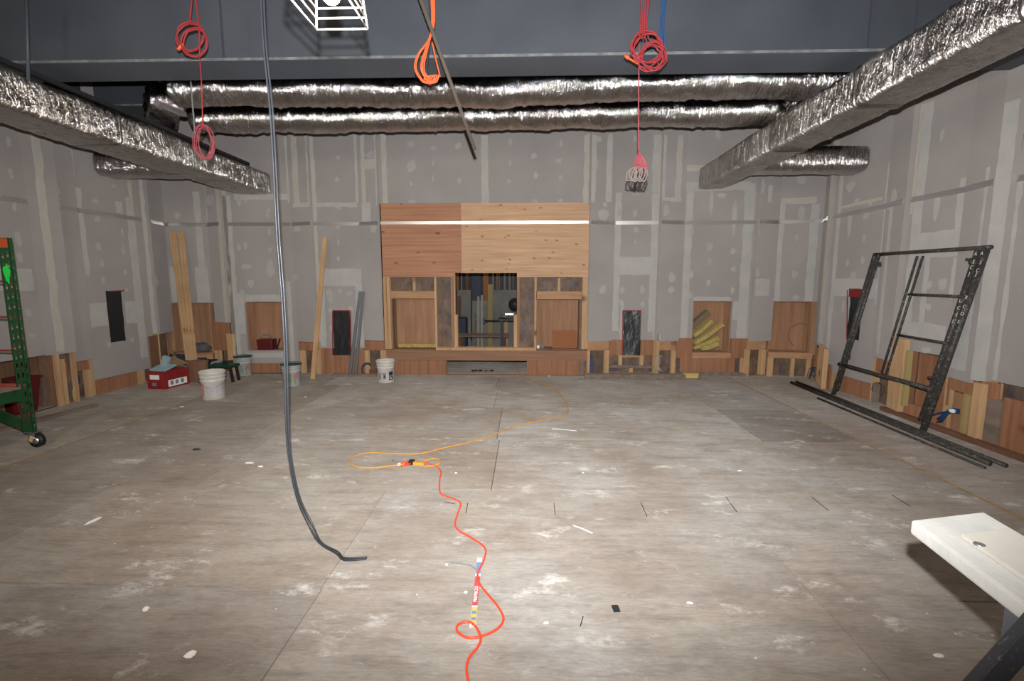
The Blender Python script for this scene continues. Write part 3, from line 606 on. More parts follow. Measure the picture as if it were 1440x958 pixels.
# ------------------------------------------------------------------ ducts
def rsec(w, h, r, n=5):
    out = []
    for cx, cz, a0 in ((w/2-r, h/2-r, 0), (-w/2+r, h/2-r, 90), (-w/2+r, -h/2+r, 180), (w/2-r, -h/2+r, 270)):
        for k in range(n+1):
            a = math.radians(a0+90*k/n); out.append((cx+r*math.cos(a), cz+r*math.sin(a)))
        nx = out[-1]
    # subdivide long edges
    res = []
    for i, p in enumerate(out):
        q = out[(i+1) % len(out)]; L = math.hypot(q[0]-p[0], q[1]-p[1]); m = max(1, int(L/.03))
        for k in range(m): res.append((p[0]+(q[0]-p[0])*k/m, p[1]+(q[1]-p[1])*k/m))
    return res
def sweep(mb, path, sec, step=.035, amp=.012, seed=0, up=(0,0,1), pinch=()):
    P = [Vector(p) for p in path]; tot = sum((b-a).length for a, b in zip(P, P[1:])); n = max(1, int(tot/step)); pts = []
    for i in range(n+1):
        s = tot*i/n; j = 0
        while j < len(P)-2 and s > (P[j+1]-P[j]).length: s -= (P[j+1]-P[j]).length; j += 1
        pts.append(P[j].lerp(P[j+1], min(1, s/(P[j+1]-P[j]).length)))
    m = len(sec); vs = []; fs = []; up = Vector(up)
    for i, p in enumerate(pts):
        t = (pts[min(i+2, n)]-pts[max(i-2, 0)]).normalized(); sd = t.cross(up).normalized(); uu = sd.cross(t); s = tot*i/n
        pf = 1-sum(.05*math.exp(-((s-q)/.03)**2) for q in pinch)
        for a, b in sec:
            q = Vector((a*9, b*9, s*22+seed)); e = amp*(mnoise.noise(q)*1.0+.6*mnoise.noise(q*2.1))+amp*1.1*mnoise.noise(Vector((a*2, b*2, s*2.2+seed)))
            L = math.hypot(a, b); k = pf+e/max(L, .05)
            vs.append(p+sd*a*k+uu*b*k)
    for i in range(n):
        for k in range(m): fs.append((i*m+k, i*m+(k+1) % m, (i+1)*m+(k+1) % m, (i+1)*m+k))
    fs += [tuple(range(m))[::-1], tuple(n*m+k for k in range(m))]
    mb.add(vs, fs, True)
circ = lambda r, n=28, q=1.0: [(r*math.cos(2*math.pi*k/n), q*r*math.sin(2*math.pi*k/n)) for k in range(n)]
t = thing('foil_duct', (3.02, 3.5, 3.1), 'rectangular foil-wrapped duct running along the right wall', 'air duct')
m = MB(); sweep(m, [(3.02, -2.5, 3.27), (3.02, 8.1, 3.29)], rsec(.42, .34, .05), amp=.011, seed=3, pinch=(5.5, 6.9, 8.3)); m.build('foil_wrap', M['foil_y'], t)
for y in (3.0, 4.4, 5.8):
    m = MB(); sweep(m, [(3.02, y-.012, 3.28), (3.02, y+.012, 3.28)], rsec(.435, .355, .055), step=.024, amp=0); m.build('strap', M['foil_tape'], t)
t = thing('foil_duct', (-4.68, 3.5, 3.08), 'rectangular foil-wrapped duct running along the left wall', 'air duct')
m = MB(); sweep(m, [(-4.66, -2.5, 3.25), (-4.66, 4.5, 3.25), (-4.58, 8.1, 3.24)], rsec(.58, .34, .06), amp=.013, seed=17, pinch=(6.4, 7.9, 9.2)); m.build('foil_wrap', M['foil_y'], t)
for y in (3.85, 5.2, 6.6):
    m = MB(); sweep(m, [(-4.65, y-.012, 3.25), (-4.65, y+.012, 3.25)], rsec(.60, .36, .065), step=.024, amp=0); m.build('strap', M['foil_tape'], t)
def fduct(path, r, label, seed, q=.92, amp=.022, cols=()):
    t = thing('foil_duct', (sum(p[0] for p in path)/len(path), path[0][1], path[0][2]-r*q), label, 'air duct')
    m = MB(); sweep(m, path, circ(r, 28, q), amp=amp, seed=seed, pinch=cols); m.build('foil_wrap', M['foil'], t)
    return t
fduct([(-4.0, 5.62, 3.79), (-2.4, 5.6, 3.765), (-.3, 5.58, 3.74), (1.6, 5.6, 3.79), (3.9, 5.62, 3.80)], .19, 'nearer of the two round foil ducts crossing below the girder', 31, cols=(1.1, 2.4, 3.9, 5.2, 6.3))
fduct([(-4.3, 6.36, 3.72), (-2.4, 6.36, 3.71), (-.5, 6.34, 3.72), (1.2, 6.34, 3.725), (3.05, 6.34, 3.74)], .185, 'farther and lower of the two round foil ducts crossing the room', 57, cols=(.9, 2.0, 3.6, 4.9, 6.1))
t = thing('foil_duct', (3.35, 5.9, 3.6), 'short foil duct elbow joining the cross ducts near the right duct', 'air duct')
m = MB(); sweep(m, [(3.10, 6.42, 3.72), (3.32, 6.12, 3.72), (3.62, 5.80, 3.75)], rsec(.30, .28, .06), amp=.02, seed=71); m.build('foil_wrap', M['foil'], t)
t = thing('foil_duct', (-4.6, 6.3, 3.55), 'crumpled foil duct end at the left of the cross ducts', 'air duct')
m = MB(); sweep(m, [(-4.15, 5.66, 3.74), (-4.45, 5.95, 3.74), (-4.75, 6.35, 3.74)], rsec(.32, .30, .06), amp=.03, seed=91); m.build('foil_wrap', M['foil'], t)
t = thing('foil_duct', (-5.5, 7.0, 3.1), 'short foil duct stub from the left duct into the left wall', 'air duct')
m = MB(); sweep(m, [(-4.9, 6.95, 3.28), (-6.08, 6.95, 3.28)], rsec(.42, .34, .12), amp=.014, seed=13); m.build('foil_wrap', M['foil'], t)
t = thing('foil_duct', (3.9, 7.0, 3.1), 'short foil duct stub from the right duct into the right wall', 'air duct')
m = MB(); sweep(m, [(3.22, 7.0, 3.29), (4.62, 7.0, 3.29)], rsec(.42, .34, .12), amp=.014, seed=23); m.build('foil_wrap', M['foil'], t)

def rod(name, p0, p1, r, m, label, cat, group=None):
    k = MB(); k.tube([p0, p1], r, 8); return tag(k.build(name, M[m]), label, cat, group)
rod('hanger_rod', ony(37, -10, 4.2), ony(40, 112, 4.2), .012, 'girder', 'dark vertical rod hanging above the left duct at the photo edge', 'rod')
rod('hanger_rod', Vector((ony(231, 188, 6.2).x, 6.2, 4.94)), ony(231, 188, 6.2), .011, 'galv', 'thin grey hanger rod left of the crumpled duct end', 'rod')
rod('hanger_rod', Vector((ony(274, 188, 5.3).x, 5.3, 4.94)), ony(274, 188, 5.3), .007, 'greyprint', 'thin bright hanger rod just left of the red wire loop', 'rod')
k = MB(); k.bar((-4.42, 3.4, 3.47), (-4.42, 7.7, 3.47), .04, .04, side=(0,0,1)); tag(k.build('strut_channel', M['dark']), 'dark steel strut lying along the top of the left duct', 'strut')
k = MB(); k.bar(ony(221, 145, 5.2), ony(259, 161, 5.66), .05, .05, side=(0,0,1)); tag(k.build('strut_channel', M['galv']), 'short grey strut slanting down to the crumpled duct end', 'strut')
m = MB(); m.tube([ony(583, -25, 3.7), ony(668, 211, 4.25)], .015, 8); tag(m.build('metal_rod', M['rodbrown']), 'long dark rod hanging slanted in front of the girder', 'rod')

# ------------------------------------------------------------------ hanging cables and lamp
def loop(c, r1, r2, tilt=0, n=14, jit=.012, rnd=None, dy=0):
    rnd = rnd or random; out = []
    for i in range(n):
        a = 2*math.pi*i/n; x, z = r1*math.cos(a), r2*math.sin(a)
        out.append((c[0]+x*math.cos(tilt)-z*math.sin(tilt)+rnd.uniform(-jit, jit), c[1]+dy+rnd.uniform(-jit, jit), c[2]+x*math.sin(tilt)+z*math.cos(tilt)+rnd.uniform(-jit, jit)))
    return out
# black cable pair reaching the floor
for k, (dx, lab) in enumerate(((-.0075, 'left strand of the long black cable hanging to the floor'), (.0075, 'right strand of the long black cable hanging to the floor'))):
    pts = [(368, -25), (372, 60), (381, 150), (386, 230), (391, 330), (398, 420), (402, 500), (404, 600), (409, 650), (420, 700)]
    P = [ony(x, y, 2.75+.01*k)+Vector((dx, 0, 0)) for x, y in pts]
    P += [Vector((-1.33+dx, 2.73+.01*k, .13)), Vector((-1.25+dx, 2.68, .045)), Vector((-1.13, 2.62+.02*k, .012)), onz(485, 788-3*k, .01), onz(515+k, 786-1.5*k, .01)]
    m = MB(); m.tube(P, .0056, 8, 6); tag(m.build('hanging_cable', M['cable']), lab, 'cable', 'long black cables hanging in the middle of the room')
# red cord on the upper left
Y = 4.05; rr = random.Random(3)
t = thing('cord_coil', ony(285, 225, Y), 'red cord coiled in front of the girder at left, ending in an oval wire loop', 'cord')
a = ony(268, 52, Y); b = ony(277, 62, Y)
m = MB()
for i in range(4): m.tube(loop(a if i < 2 else b, .115+.006*i-(.02 if i > 1 else 0), .10+.005*i-(.015 if i > 1 else 0), .6 if i < 2 else .9, jit=.006, rnd=rr, dy=-.01*i), .0065, 6, 4, True)
m.build('coil', M['redcord'], t)
m = MB(); m.tube([ony(271, -12, Y), ony(267, 30, Y)], .006, 6); m.tube([ony(274, -12, Y), ony(280, 40, Y), ony(281, 80, Y)], .006, 6, 4); m.tube([ony(281, 80, Y-.02), ony(284, 130, Y-.02), ony(285, 180, Y-.02)], .0045, 6, 4); m.build('strand', M['redcord'], t)
m = MB(); m.tube([ony(257, 62, Y-.02), ony(250, 70, Y-.03)], .012, 6); m.build('plug', M['orangecord'], t)
m = MB(); c = ony(287, 200, Y)
for i in range(9): m.tube(loop(c, .070+rr.uniform(-.018, .014), .130+rr.uniform(-.02, .016), rr.uniform(-.10, .10), 12, .006, rr, rr.uniform(-.03, .03)), .0024, 5, 4, True)
m.build('wire_loop', M['pinkcord'], t, 'oval bundle of thin pinkish red wire')
# orange bundle
Y = 3.9; t = thing('cord_coil', ony(600, 118, Y), 'bright orange cord gathered in long loops beside the slanted rod', 'cord')
m = MB()
for i, (e, f_) in enumerate(((0, 0), (.6, 1), (2.6, 2), (3.2, 3), (3.9, 4))):
    q = i-2; m.tube([ony(608+q*1.1, -12, Y), ony(609+q*.9, 30, Y), ony(604+q*.5, 55, Y), ony(588+e*3.0, 76, Y-.01*i), ony(583+e*3.4, 95, Y-.01*i), ony(590+e*2.6, 110-i, Y), ony(598+f_*3.6, 118-abs(f_-2)*.8, Y), ony(606+f_*3, 108-f_, Y-.02)], .0058, 6, 5)
for i in range(3): m.tube(loop(ony(601+i*5, 111, Y-.03), .028, .022, i*.6, 10, .004, rr), .0055, 6, 4, True)
m.tube([ony(608, 60, Y), ony(612, 80, Y), ony(619, 108, Y)], .006, 6, 4); m.build('loops', M['orangecord'], t)
m = MB(); m.tube([ony(602, -12, Y+.03), ony(606, 40, Y+.03), ony(601, 90, Y+.03), ony(600, 118, Y+.03)], .005, 6, 4); m.build('black_strand', M['cable'], t)
# red bundle right of centre
Y = 4.05; t = thing('cord_coil', ony(897, 255, Y), 'red cord bundle right of centre with a dangling pink and grey wire hank', 'cord')
m = MB()
for i in range(9):
    cc = ony(*((909, 66), (919, 78), (915, 82), (912, 70))[i % 4], Y-.012*i); rad = (.115, .095, .10, .12)[i % 4]
    m.tube(loop(cc, rad+rr.uniform(-.012, .012), rad+rr.uniform(-.01, .015), rr.uniform(0, 3), 14, .009, rr), .0055, 6, 4, True)
for dx in (-6, -2, 2, 7): m.tube([ony(908+dx, -12, Y), ony(905+dx*.6, 30, Y), ony(905+dx, 55, Y)], .0055, 6, 4)
m.build('coil', M['redcord'], t)
m = MB(); m.tube([ony(898, 90, Y-.02), ony(884, 82, Y-.02), ony(880, 80, Y-.02)], .008, 6); m.tube([ony(879, 78, Y-.02), ony(884, 82, Y-.03)], .014, 6); m.build('plug', M['orangecord'], t)
m = MB(); m.tube([ony(899, 60, Y-.03), ony(898, 140, Y-.03), ony(898, 212, Y-.03)], .0045, 6, 4); m.build('strand', M['pinkcord'], t)
m = MB(); m2 = MB()
for i in range(16):
    s = rr.uniform(-1, 1); h = rr.uniform(.6, 1); c0 = ony(899, 212, Y); w_ = .045*s
    m.tube([c0, c0+Vector((w_*.6, rr.uniform(-.02,.02), -.1*h)), c0+Vector((w_*1.3, rr.uniform(-.03,.03), -.17*h)), c0+Vector((w_*1.6+.01, 0, -.15*h)), c0+Vector((w_*.5, 0, -.03))], .0028, 5, 4)
for i in range(6):
    c0 = ony(887+i*3.6, 245, Y); m2.tube(loop(c0, .03, .055, rr.uniform(-.5, .5), 10, .005, rr), .006, 6, 4, True)
m.build('wire_hank', M['pinkcord'], t, 'pinkish red wire hank'); m2.build('wire_hank', M['greywire'], t, 'grey-brown wire loops')
# blue cords
t = thing('cord_coil', ony(932, 66, 4.2), 'thin blue cords hanging just right of the red bundle', 'cord')
m = MB()
for dx, e in ((0, 55), (4, 78), (6, 66), (-1, 100)): m.tube([ony(932+dx, -12, 4.2), ony(930+dx*.6, 30, 4.2), ony(926+dx*1.5, e, 4.2)], .0045, 6, 4)
m.build('strand', M['bluecord'], t)
# caged lamp with its bulb
Y0, Y1 = 1.86, 1.60; c_ = ony(478, 37, Y0); hw = (ony(515, 37, Y0).x-ony(442.5, 37, Y0).x)/2; z0 = c_.z; cx = c_.x; cy = (Y0+Y1)/2+.02
t = thing('caged_work_light', (cx, cy, z0), 'white wire cage work light with a lit bulb at the top', 'lamp')
m = MB(); r_ = .0032; lv = [(0, hw, 0), (.036, hw*.965, 1), (.068, hw*.93, 2), (.10, hw*.9, 3), (.135, hw*.87, 4), (.17, hw*.84, 5), (.25, hw*.5, 6)]
for dz, q, _ in lv:
    f = q/hw; a = [Vector((cx-q, cy+.13*f, z0+dz)), Vector((cx+q, cy+.13*f, z0+dz)), Vector((cx+q, cy-.13*f, z0+dz)), Vector((cx-q, cy-.13*f, z0+dz))]
    for i in range(4): m.tube([a[i], a[(i+1) % 4]], r_, 6)
for sx in (-1, 1):
    for sy in (-1, 1): m.tube([(cx+sx*q, cy+sy*.13*q/hw, z0+dz) for dz, q, _ in lv], r_*1.15, 6)
m.build('wire_cage', M['cagewhite'], t)
zb = ony(466, 6, cy).z; bx = ony(466, 6, cy).x
m = MB(); m.lathe([(.002, 0), (.016, .003), (.027, .014), (.031, .030), (.028, .046), (.018, .064), (.014, .075)], (bx, cy, zb), 20); m.build('bulb', M['bulb'], t)
m = MB(); m.lathe([(.018, .07), (.021, .075), (.021, .13), (.012, .14)], (bx, cy, zb), 16); m.tube([(bx, cy, zb+.13), (bx+.01, cy, zb+.6), (bx, cy, TOPZ)], .006, 6); m.build('socket_and_cord', M['rubber'], t)
bl = light('bulb_light', 'POINT', (bx, cy, zb+.03), 105, (1, .74, .52), .034)

# ------------------------------------------------------------------ floor cords
def floor_path(pts, z): return [onz(x, y, z) for x, y in pts]
t = thing('extension_cord', onz(700, 615, 0), 'yellow-orange cord from the back opening curling round to the plug on the floor', 'cord')
m = MB(); m.tube(floor_path([(722, 506), (726, 518), (735, 528), (752, 535), (778, 547), (792, 560), (799, 577), (790, 585), (762, 591), (725, 599), (695, 611), (660, 622), (620, 631), (590, 638), (555, 638), (520, 637), (500, 641), (491, 649), (500, 656), (525, 658), (560, 654), (585, 653), (600, 656), (616, 653), (619, 648), (610, 645), (597, 648)], .006), .0058, 7, 6)
m.build('cord', M['yellowcord'], t)
m = MB(); m.obox(onz(589, 652, .016), (.10, .045, .032), Matrix.Rotation(-.12, 3, 'Z')); m.build('connector_block', M['yellowcord'], t, bevel=.006)
t = thing('extension_cord', onz(650, 800, 0), 'red-orange cord snaking over the floor to the bottom edge of the photo', 'cord')
m = MB(); m.tube(floor_path([(597, 650), (606, 653), (615, 657), (620, 664), (618, 677), (619, 693), (628, 698), (641, 703), (648, 709), (643, 724), (640, 738), (646, 747), (662, 756), (682, 771), (680, 789), (672, 806), (674, 820), (685, 835), (700, 853), (708, 870), (700, 884), (680, 894), (658, 897), (643, 888), (645, 878), (660, 875), (670, 883), (676, 898), (672, 910), (660, 925), (656, 942), (660, 965), (668, 1000)], .006), .0058, 8, 6)
m.build('cord', M['floorcord'], t)
m = MB(); m.obox(onz(579, 650, .02), (.05, .045, .04), Matrix.Rotation(-.15, 3, 'Z')); m.build('plug', M['rubber'], t, 'black plug', bevel=.008)
m = MB(); m.tube(floor_path([(576, 649), (570, 651), (564, 652)], .014), .009, 7); m.tube(floor_path([(577, 652), (570, 654), (565, 655.5)], .014), .009, 7); m.build('plug_loop', M['floorcord'], t)
m = MB(); m.obox(onz(561, 653, .008), (.025, .06, .004), Matrix.Rotation(.1, 3, 'Z')); m.build('tag', M['white'], t)
rod('wire_scrap', onz(552, 647, .004), onz(560, 651, .004), .004, 'greyprint', 'short dark wire end left of the plug on the floor', 'wire')

# printed strap on the floor
t = thing('printed_strap', onz(668, 835, 0), 'flat printed strap, red, blue and yellow, lying under the orange cord', 'strap')
def strip(a, b, w, m, nm, z=.0016):
    k = MB(); k.bar(onz(*a, z), onz(*b, z), w, .0015, side=(1,0,0)); return k.build(nm, M[m], t)
A = lambda f: (674.5-10*f, 785+98*f)
strip(A(0), A(1), .028, 'white', 'backing')
strip(A(.06), A(.22), .028, 'strapblue', 'print', .003); strip(A(.26), A(.68), .028, 'strapred', 'print', .003); strip(A(.70), A(.94), .028, 'strapyellow', 'print', .003)
strip(A(.76), A(.80), .022, 'strapblue', 'print', .0042); strip(A(.85), A(.89), .022, 'strapblue', 'print', .0042)
def text(s, size, loc, rotm, m, parent=None, name='lettering', ext=.0004):
    cu = bpy.data.curves.new(name, 'FONT'); cu.body = s; cu.size = size; cu.align_x = 'CENTER'; cu.align_y = 'CENTER'; cu.extrude = ext
    o = bpy.data.objects.new(name, cu); C.objects.link(o); cu.materials.append(M[m]); bpy.context.view_layer.update()
    me = bpy.data.meshes.new_from_object(o.evaluated_get(bpy.context.evaluated_depsgraph_get())); bpy.data.objects.remove(o, do_unlink=True)
    o = bpy.data.objects.new(name, me); C.objects.link(o)
    if parent is not None: o.parent = parent; loc = Vector(loc)-wloc(parent)
    o.matrix_basis = Matrix.Translation(loc) @ rotm.to_4x4(); return o
a_, b_ = onz(*A(.68)), onz(*A(.3)); d_ = (b_-a_).normalized(); ux = d_; uz_ = Vector((0,0,1)); uy = uz_.cross(ux)
Rm = Matrix((ux, uy, uz_)).transposed()
text('PREPRICED', .026, onz(*A(.51), .0045), Rm, 'white', t)
text('32', .022, onz(*A(.02), .0035), Rm, 'strapred', t); text('DB', .022, onz(*A(.97), .0035), Rm, 'strapred', t)

# small debris on the floor
def debris(px, py, a, b, h, m, lab, cat, rot=0, name=None, group=None):
    c = onz(px, py, h/2); k = MB(); n = 7; base = []; rnd = random.Random(int(px*7+py))
    for i in range(n): an = 2*math.pi*i/n; e = rnd.uniform(.75, 1.15); base.append((a/2*math.cos(an)*e, b/2*math.sin(an)*e))
    ro = Matrix.Rotation(rot, 2); bs = [ro@Vector(p) for p in base]
    vs = [(c.x+p.x, c.y+p.y, 0.0008) for p in bs]+[(c.x+p.x*.8, c.y+p.y*.8, h) for p in bs]
    k.add(vs, [tuple(range(n))[::-1], tuple(range(n, 2*n))]+[(i, (i+1) % n, n+(i+1) % n, n+i) for i in range(n)])
    return tag(k.build(name or 'debris_chip', M[m]), lab, cat, group)
k = MB(); k.obox(onz(866, 856, .004), (.033, .045, .006), Matrix.Rotation(.1, 3, 'Z')); tag(k.build('black_scrap', M['black']), 'small black rectangular scrap lying on the floor, lower right of the cord', 'scrap')
CH = [((132, 732), .03, .12, 'tall white sliver of plaster on the left floor', -.1), ((158, 842-78), .0, 0, '', 0), ((205, 856), .03, .05, 'pale and blue chip on the left front floor', .6),
      ((350, 651), .09, .03, 'white plaster chip left of the hanging cable', .1), ((366, 656), .06, .03, 'white plaster chip just right of another, left of the cable', -.2), ((256, 572), .05, .04, 'white chip on the floor in front of the white bucket', .4), ((430, 558), .04, .03, 'white crumb in front of the bucket by the cable', .2),
      ((268, 920), .05, .05, 'round white plaster blob at the bottom left floor', 0), ((655, 833), .025, .02, 'white crumb left of the printed strap', 0), ((628, 794), .02, .015, 'tiny white crumb upper left of the strap', 0),
      ((1320, 922), .045, .022, 'white chip on the floor beside the black steel leg', .05), ((970, 848), .035, .012, 'thin white chip on the right front floor', -.2), ((768, 876), .03, .015, 'white crumb right of the cord loop', .1), ((1040, 720-58), .05, .02, 'pale chip on the floor right of centre', .3), ((641, 665), .022, .02, 'round white crumb right of the plug', 0), ((820, 665), .02, .02, 'small white crumb at the middle of the floor', 0)]
for (x, y), a, b, lab, ro in CH:
    if a: debris(x, y, a, b, .006, 'plaster', lab, 'plaster chip', ro)
for x0, y0, x1, y1, lab in ((779, 708, 781, 725, 'pair of dark nails on the floor right of the orange cord'), (901, 706, 910, 727, 'dark nail right of the middle floor'), (1021, 699, 1036, 720, 'dark nail beyond the right floor seam'), (1141, 699, 1165, 718, 'thin dark nail on the right part of the floor'), (816, 881, 820, 867, 'single screw lying in front of the black scrap'), (655, 722, 658, 707, 'dark nail just right of the bend of the cord'), (626, 706, 640, 709, 'dark nail left of the bend of the cord'), (1254, 696, 1280, 712, 'dark nail farthest right on the floor')):
    k = MB(); k.tube([onz(x0, y0, .003), onz(x1, y1, .003)], .0022, 6); tag(k.build('nail', M['dark']), lab, 'nail', None)
for pts, mm, lab in (([(634, 791), (655, 794), (663, 796), (671, 803)], 'greyprint', 'bent grey wire scrap left of the printed strap'), ([(806, 739), (820, 744), (833, 750)], 'white', 'straight white splinter in the middle of the front floor'), ([(776, 603), (790, 604), (811, 606)], 'white', 'pale stick on the floor inside the yellow cord bend')):
    k = MB(); k.tube(floor_path(pts, .004), .0035, 6, 4); tag(k.build('splinter', M[mm]), lab, 'scrap')
debris(277, 632, .10, .035, .012, 'black', 'small dark scrap on the left floor', 'scrap', .1, 'dark_scrap')
for i, (x, w_, lab) in enumerate(((668, .10, 'dark hand tool at the threshold, leftmost'), (676, .07, 'dark hand tool at the threshold, second from left'), (684, .05, 'brown handle at the threshold, third from left'), (692, .05, 'dark fastener strip at the threshold, rightmost'))):
    k = MB(); p = onz(x, 525, .0); k.tube([p+Vector((-w_/2, -.10, .065)), p+Vector((w_/2, -.08, .068))], .014, 7); tag(k.build('hand_tool', M['dark' if i != 2 else 'brown_board']), lab, 'tool')

# ------------------------------------------------------------------ buckets
def bucket(loc, label, m='bucket', rim=None, prints='plain', s=1.0, rot=0, lid=False, fill=None):
    t = thing('bucket', (0, 0, 0), label, 'bucket')
    k = MB(); k.lathe([(.125, 0), (.13, .004), (.139, .24), (.145, .243), (.145, .252), (.140, .256), (.143, .29), (.150, .292), (.150, .302), (.143, .306), (.144, .325), (.152, .327), (.152, .345), (.156, .35), (.156, .365), (.150, .37), (.141, .362), (.123, .03), (.01, .025)], n=36)
    k.build('body', M[m], t)
    k = MB(); hp = [(.157*math.cos(a), .157*math.sin(a)-.0, .30-.16*math.sin(a)) for a in [math.pi*(1+i/12) for i in range(13)]]
    hp = [(x, y-.012, .30-.13*abs(math.sin(math.pi*i/12))) for i, (x, y, z) in enumerate(hp)]; k.tube(hp, .0025, 6); k.build('bail_handle', M['wire'], t)
    if rim: k = MB(); k.lathe([(.152, .35), (.160, .352), (.160, .372), (.150, .376), (.146, .36), (.02, .355)], n=36); k.build('rim', M[rim], t, 'dark green rim')
    def patch(a0, a1, z0, z1, mm, nm='printed_label', ex=.0012):
        k = MB(); n = 8; R = lambda z: .130+.009*z/.24+ex
        k.add([(R(z)*math.cos(a0+(a1-a0)*i/n), R(z)*math.sin(a0+(a1-a0)*i/n), z) for z in (z0, z1) for i in range(n+1)], [(i, i+1, n+2+i, n+1+i) for i in range(n)]); k.build(nm, M[mm], t)
    fr = -math.pi/2
    if prints == 'blue': patch(fr-.35, fr+.05, .09, .2, 'labelblue'); patch(fr+.25, fr+.7, .09, .2, 'labelblue'); patch(fr-1.15, fr-.8, .06, .22, 'labelpink')
    elif prints == 'green': patch(fr-.5, fr+.25, .04, .21, 'labelgreen'); patch(fr+.35, fr+.85, .13, .20, 'labelpink'); patch(fr-1.2, fr-.65, .11, .18, 'labelpink'); patch(fr+.4, fr+.7, .03, .12, 'labelgreen')
    elif prints == 'black':
        patch(fr-.15, fr+.2, .07, .17, 'greyprint', ex=.0014); patch(fr+.55, fr+1.1, .12, .19, 'blackprint'); patch(fr+.55, fr+1.1, .05, .11, 'blackprint'); patch(fr+.7, fr+.9, .07, .09, 'white', ex=.0025); patch(fr-.8, fr-.45, .06, .16, 'greyprint')
        patch(fr-.05, fr+.1, .09, .13, 'blackprint', ex=.0028)
    if fill: k = MB(); k.lathe([(.001, .31), (.13, .315), (.135, .32), (.06, .36), (.001, .345)], n=14); k.build('contents', M[fill], t)
    t.location = loc; t.rotation_euler = (0, 0, rot); t.scale = (s, s, s); return t
bucket(onz(301, 560, 0), 'clean white plastic bucket, nearest the camera, on the left floor', prints='blue', s=1.06, rot=math.atan2(-4.2, 6.1)*-.9)
bucket(onz(348, 526, 0)+Vector((0, -.1, 0)), 'cloudy bucket with dark green rim below the red toolbox niche', 'bucket_grey', 'greenrim', 'green', .92, .3)
bucket(onz(411, 542, 0), 'cloudy bucket with dark green rim behind the hanging black cable', 'bucket_grey', 'greenrim', 'green', .95, .25)
bucket(onz(543, 537, 0), 'white bucket with black printing and crumpled contents by the plywood bay', 'bucket', None, 'black', .98, .1, fill='plaster')

# ------------------------------------------------------------------ red box and cartons, left corner
c = onz(222, 546, 0); ro = Matrix.Rotation(.30, 3, 'Z')
t = thing('cardboard_box', (c.x+.1, c.y+.12, 0), 'open red cardboard box with white labels standing by the left corner', 'box')
bc = Vector((c.x+.06, c.y+.16, .13)); W_, D_, H_ = .30, .44, .27
ro = Matrix.Rotation(-.12, 3, 'Z'); k = MB()
for off, sz in (((0, -D_/2, 0), (W_, .008, H_)), ((0, D_/2, 0), (W_, .008, H_)), ((-W_/2, 0, 0), (.008, D_, H_)), ((W_/2, 0, 0), (.008, D_, H_)), ((0, 0, -H_/2+.004), (W_, D_, .008))): k.obox(bc+ro@Vector(off), sz, ro)
k.build('carton', M['redcard'], t)
for off, sz in (((-.02, -D_/2-.006, .05), (.16, .003, .07)), ((W_/2+.006, .0, -.055), (.003, .34, .10))):
    k = MB(); k.obox(bc+ro@Vector(off), sz, ro); k.build('paper_label', M['white'], t)
for off in ((W_/2+.009, -.02, -.05), (W_/2+.009, .08, -.05), (W_/2+.009, -.11, -.05)):
    k = MB(); k.obox(bc+ro@Vector(off), (.002, .05, .06), ro); k.build('printed_mark', M['greyprint'], t)
k = MB(); k.obox(bc+ro@Vector((-.03, -D_/2-.009, -.06)), (.07, .003, .05), ro); k.build('printed_mark', M['greyprint'], t)
k = MB(); k.obox(bc+ro@Vector((-.03, -.05, .17)), (.26, .22, .03), ro@Matrix.Rotation(.25, 3, 'X')); k.obox(bc+ro@Vector((-.01, -.02, .25)), (.09, .06, .18), ro@Matrix.Rotation(.3, 3, 'Y')); tag(k.build('packaging', M['bluecloth']), 'pale blue packaging sticking out of the red box', 'packaging')
k = MB(); k.obox(bc+ro@Vector((.06, .08, .2)), (.2, .25, .01), ro@Matrix.Rotation(-.5, 3, 'X')); k.obox(bc+ro@Vector((.0, .15, .24)), (.26, .2, .01), ro@Matrix.Rotation(.4, 3, 'Y')); tag(k.build('cardboard_flap', M['card']), 'torn brown cardboard pieces lying in the red box', 'cardboard')
c = onz(243, 543, 0)+Vector((.15, .38, 0))
k = MB(); k.obox(c+Vector((0, 0, .17)), (.22, .20, .34), ro); tag(k.build('brown_carton', M['ply_niche_dark'], bevel=.004), 'dark brown carton standing just behind the red box', 'box')
t = thing('tool_stand', (c.x+.45, c.y-.05, 0), 'dark low stand with tools between the brown carton and the white bucket', 'stand')
k = MB(); k.obox((c.x+.45, c.y-.02, .27), (.40, .22, .04), ro); k.build('top', M['greenrim'], t)
for sx in (-.15, .17):
    for sy in (-.08, .08): k = MB(); k.bar((c.x+.45+sx, c.y+sy, 0), (c.x+.45+sx*.8, c.y+sy, .26), .035, .035); k.build('leg', M['dark'], t)
for i, (dx, mm, lab) in enumerate(((-.1, 'greyprint', 'grey tool on the dark stand, left one'), (.08, 'dark', 'black tool on the dark stand, right one'))):
    k = MB(); k.tube([(c.x+.38+dx, c.y-.05, .315), (c.x+.52+dx, c.y-.02, .335)], .022, 8); k.tube([(c.x+.42+dx, c.y-.05, .31), (c.x+.40+dx, c.y-.12, .31)], .012, 6); tag(k.build('hand_tool', M[mm]), lab, 'tool')
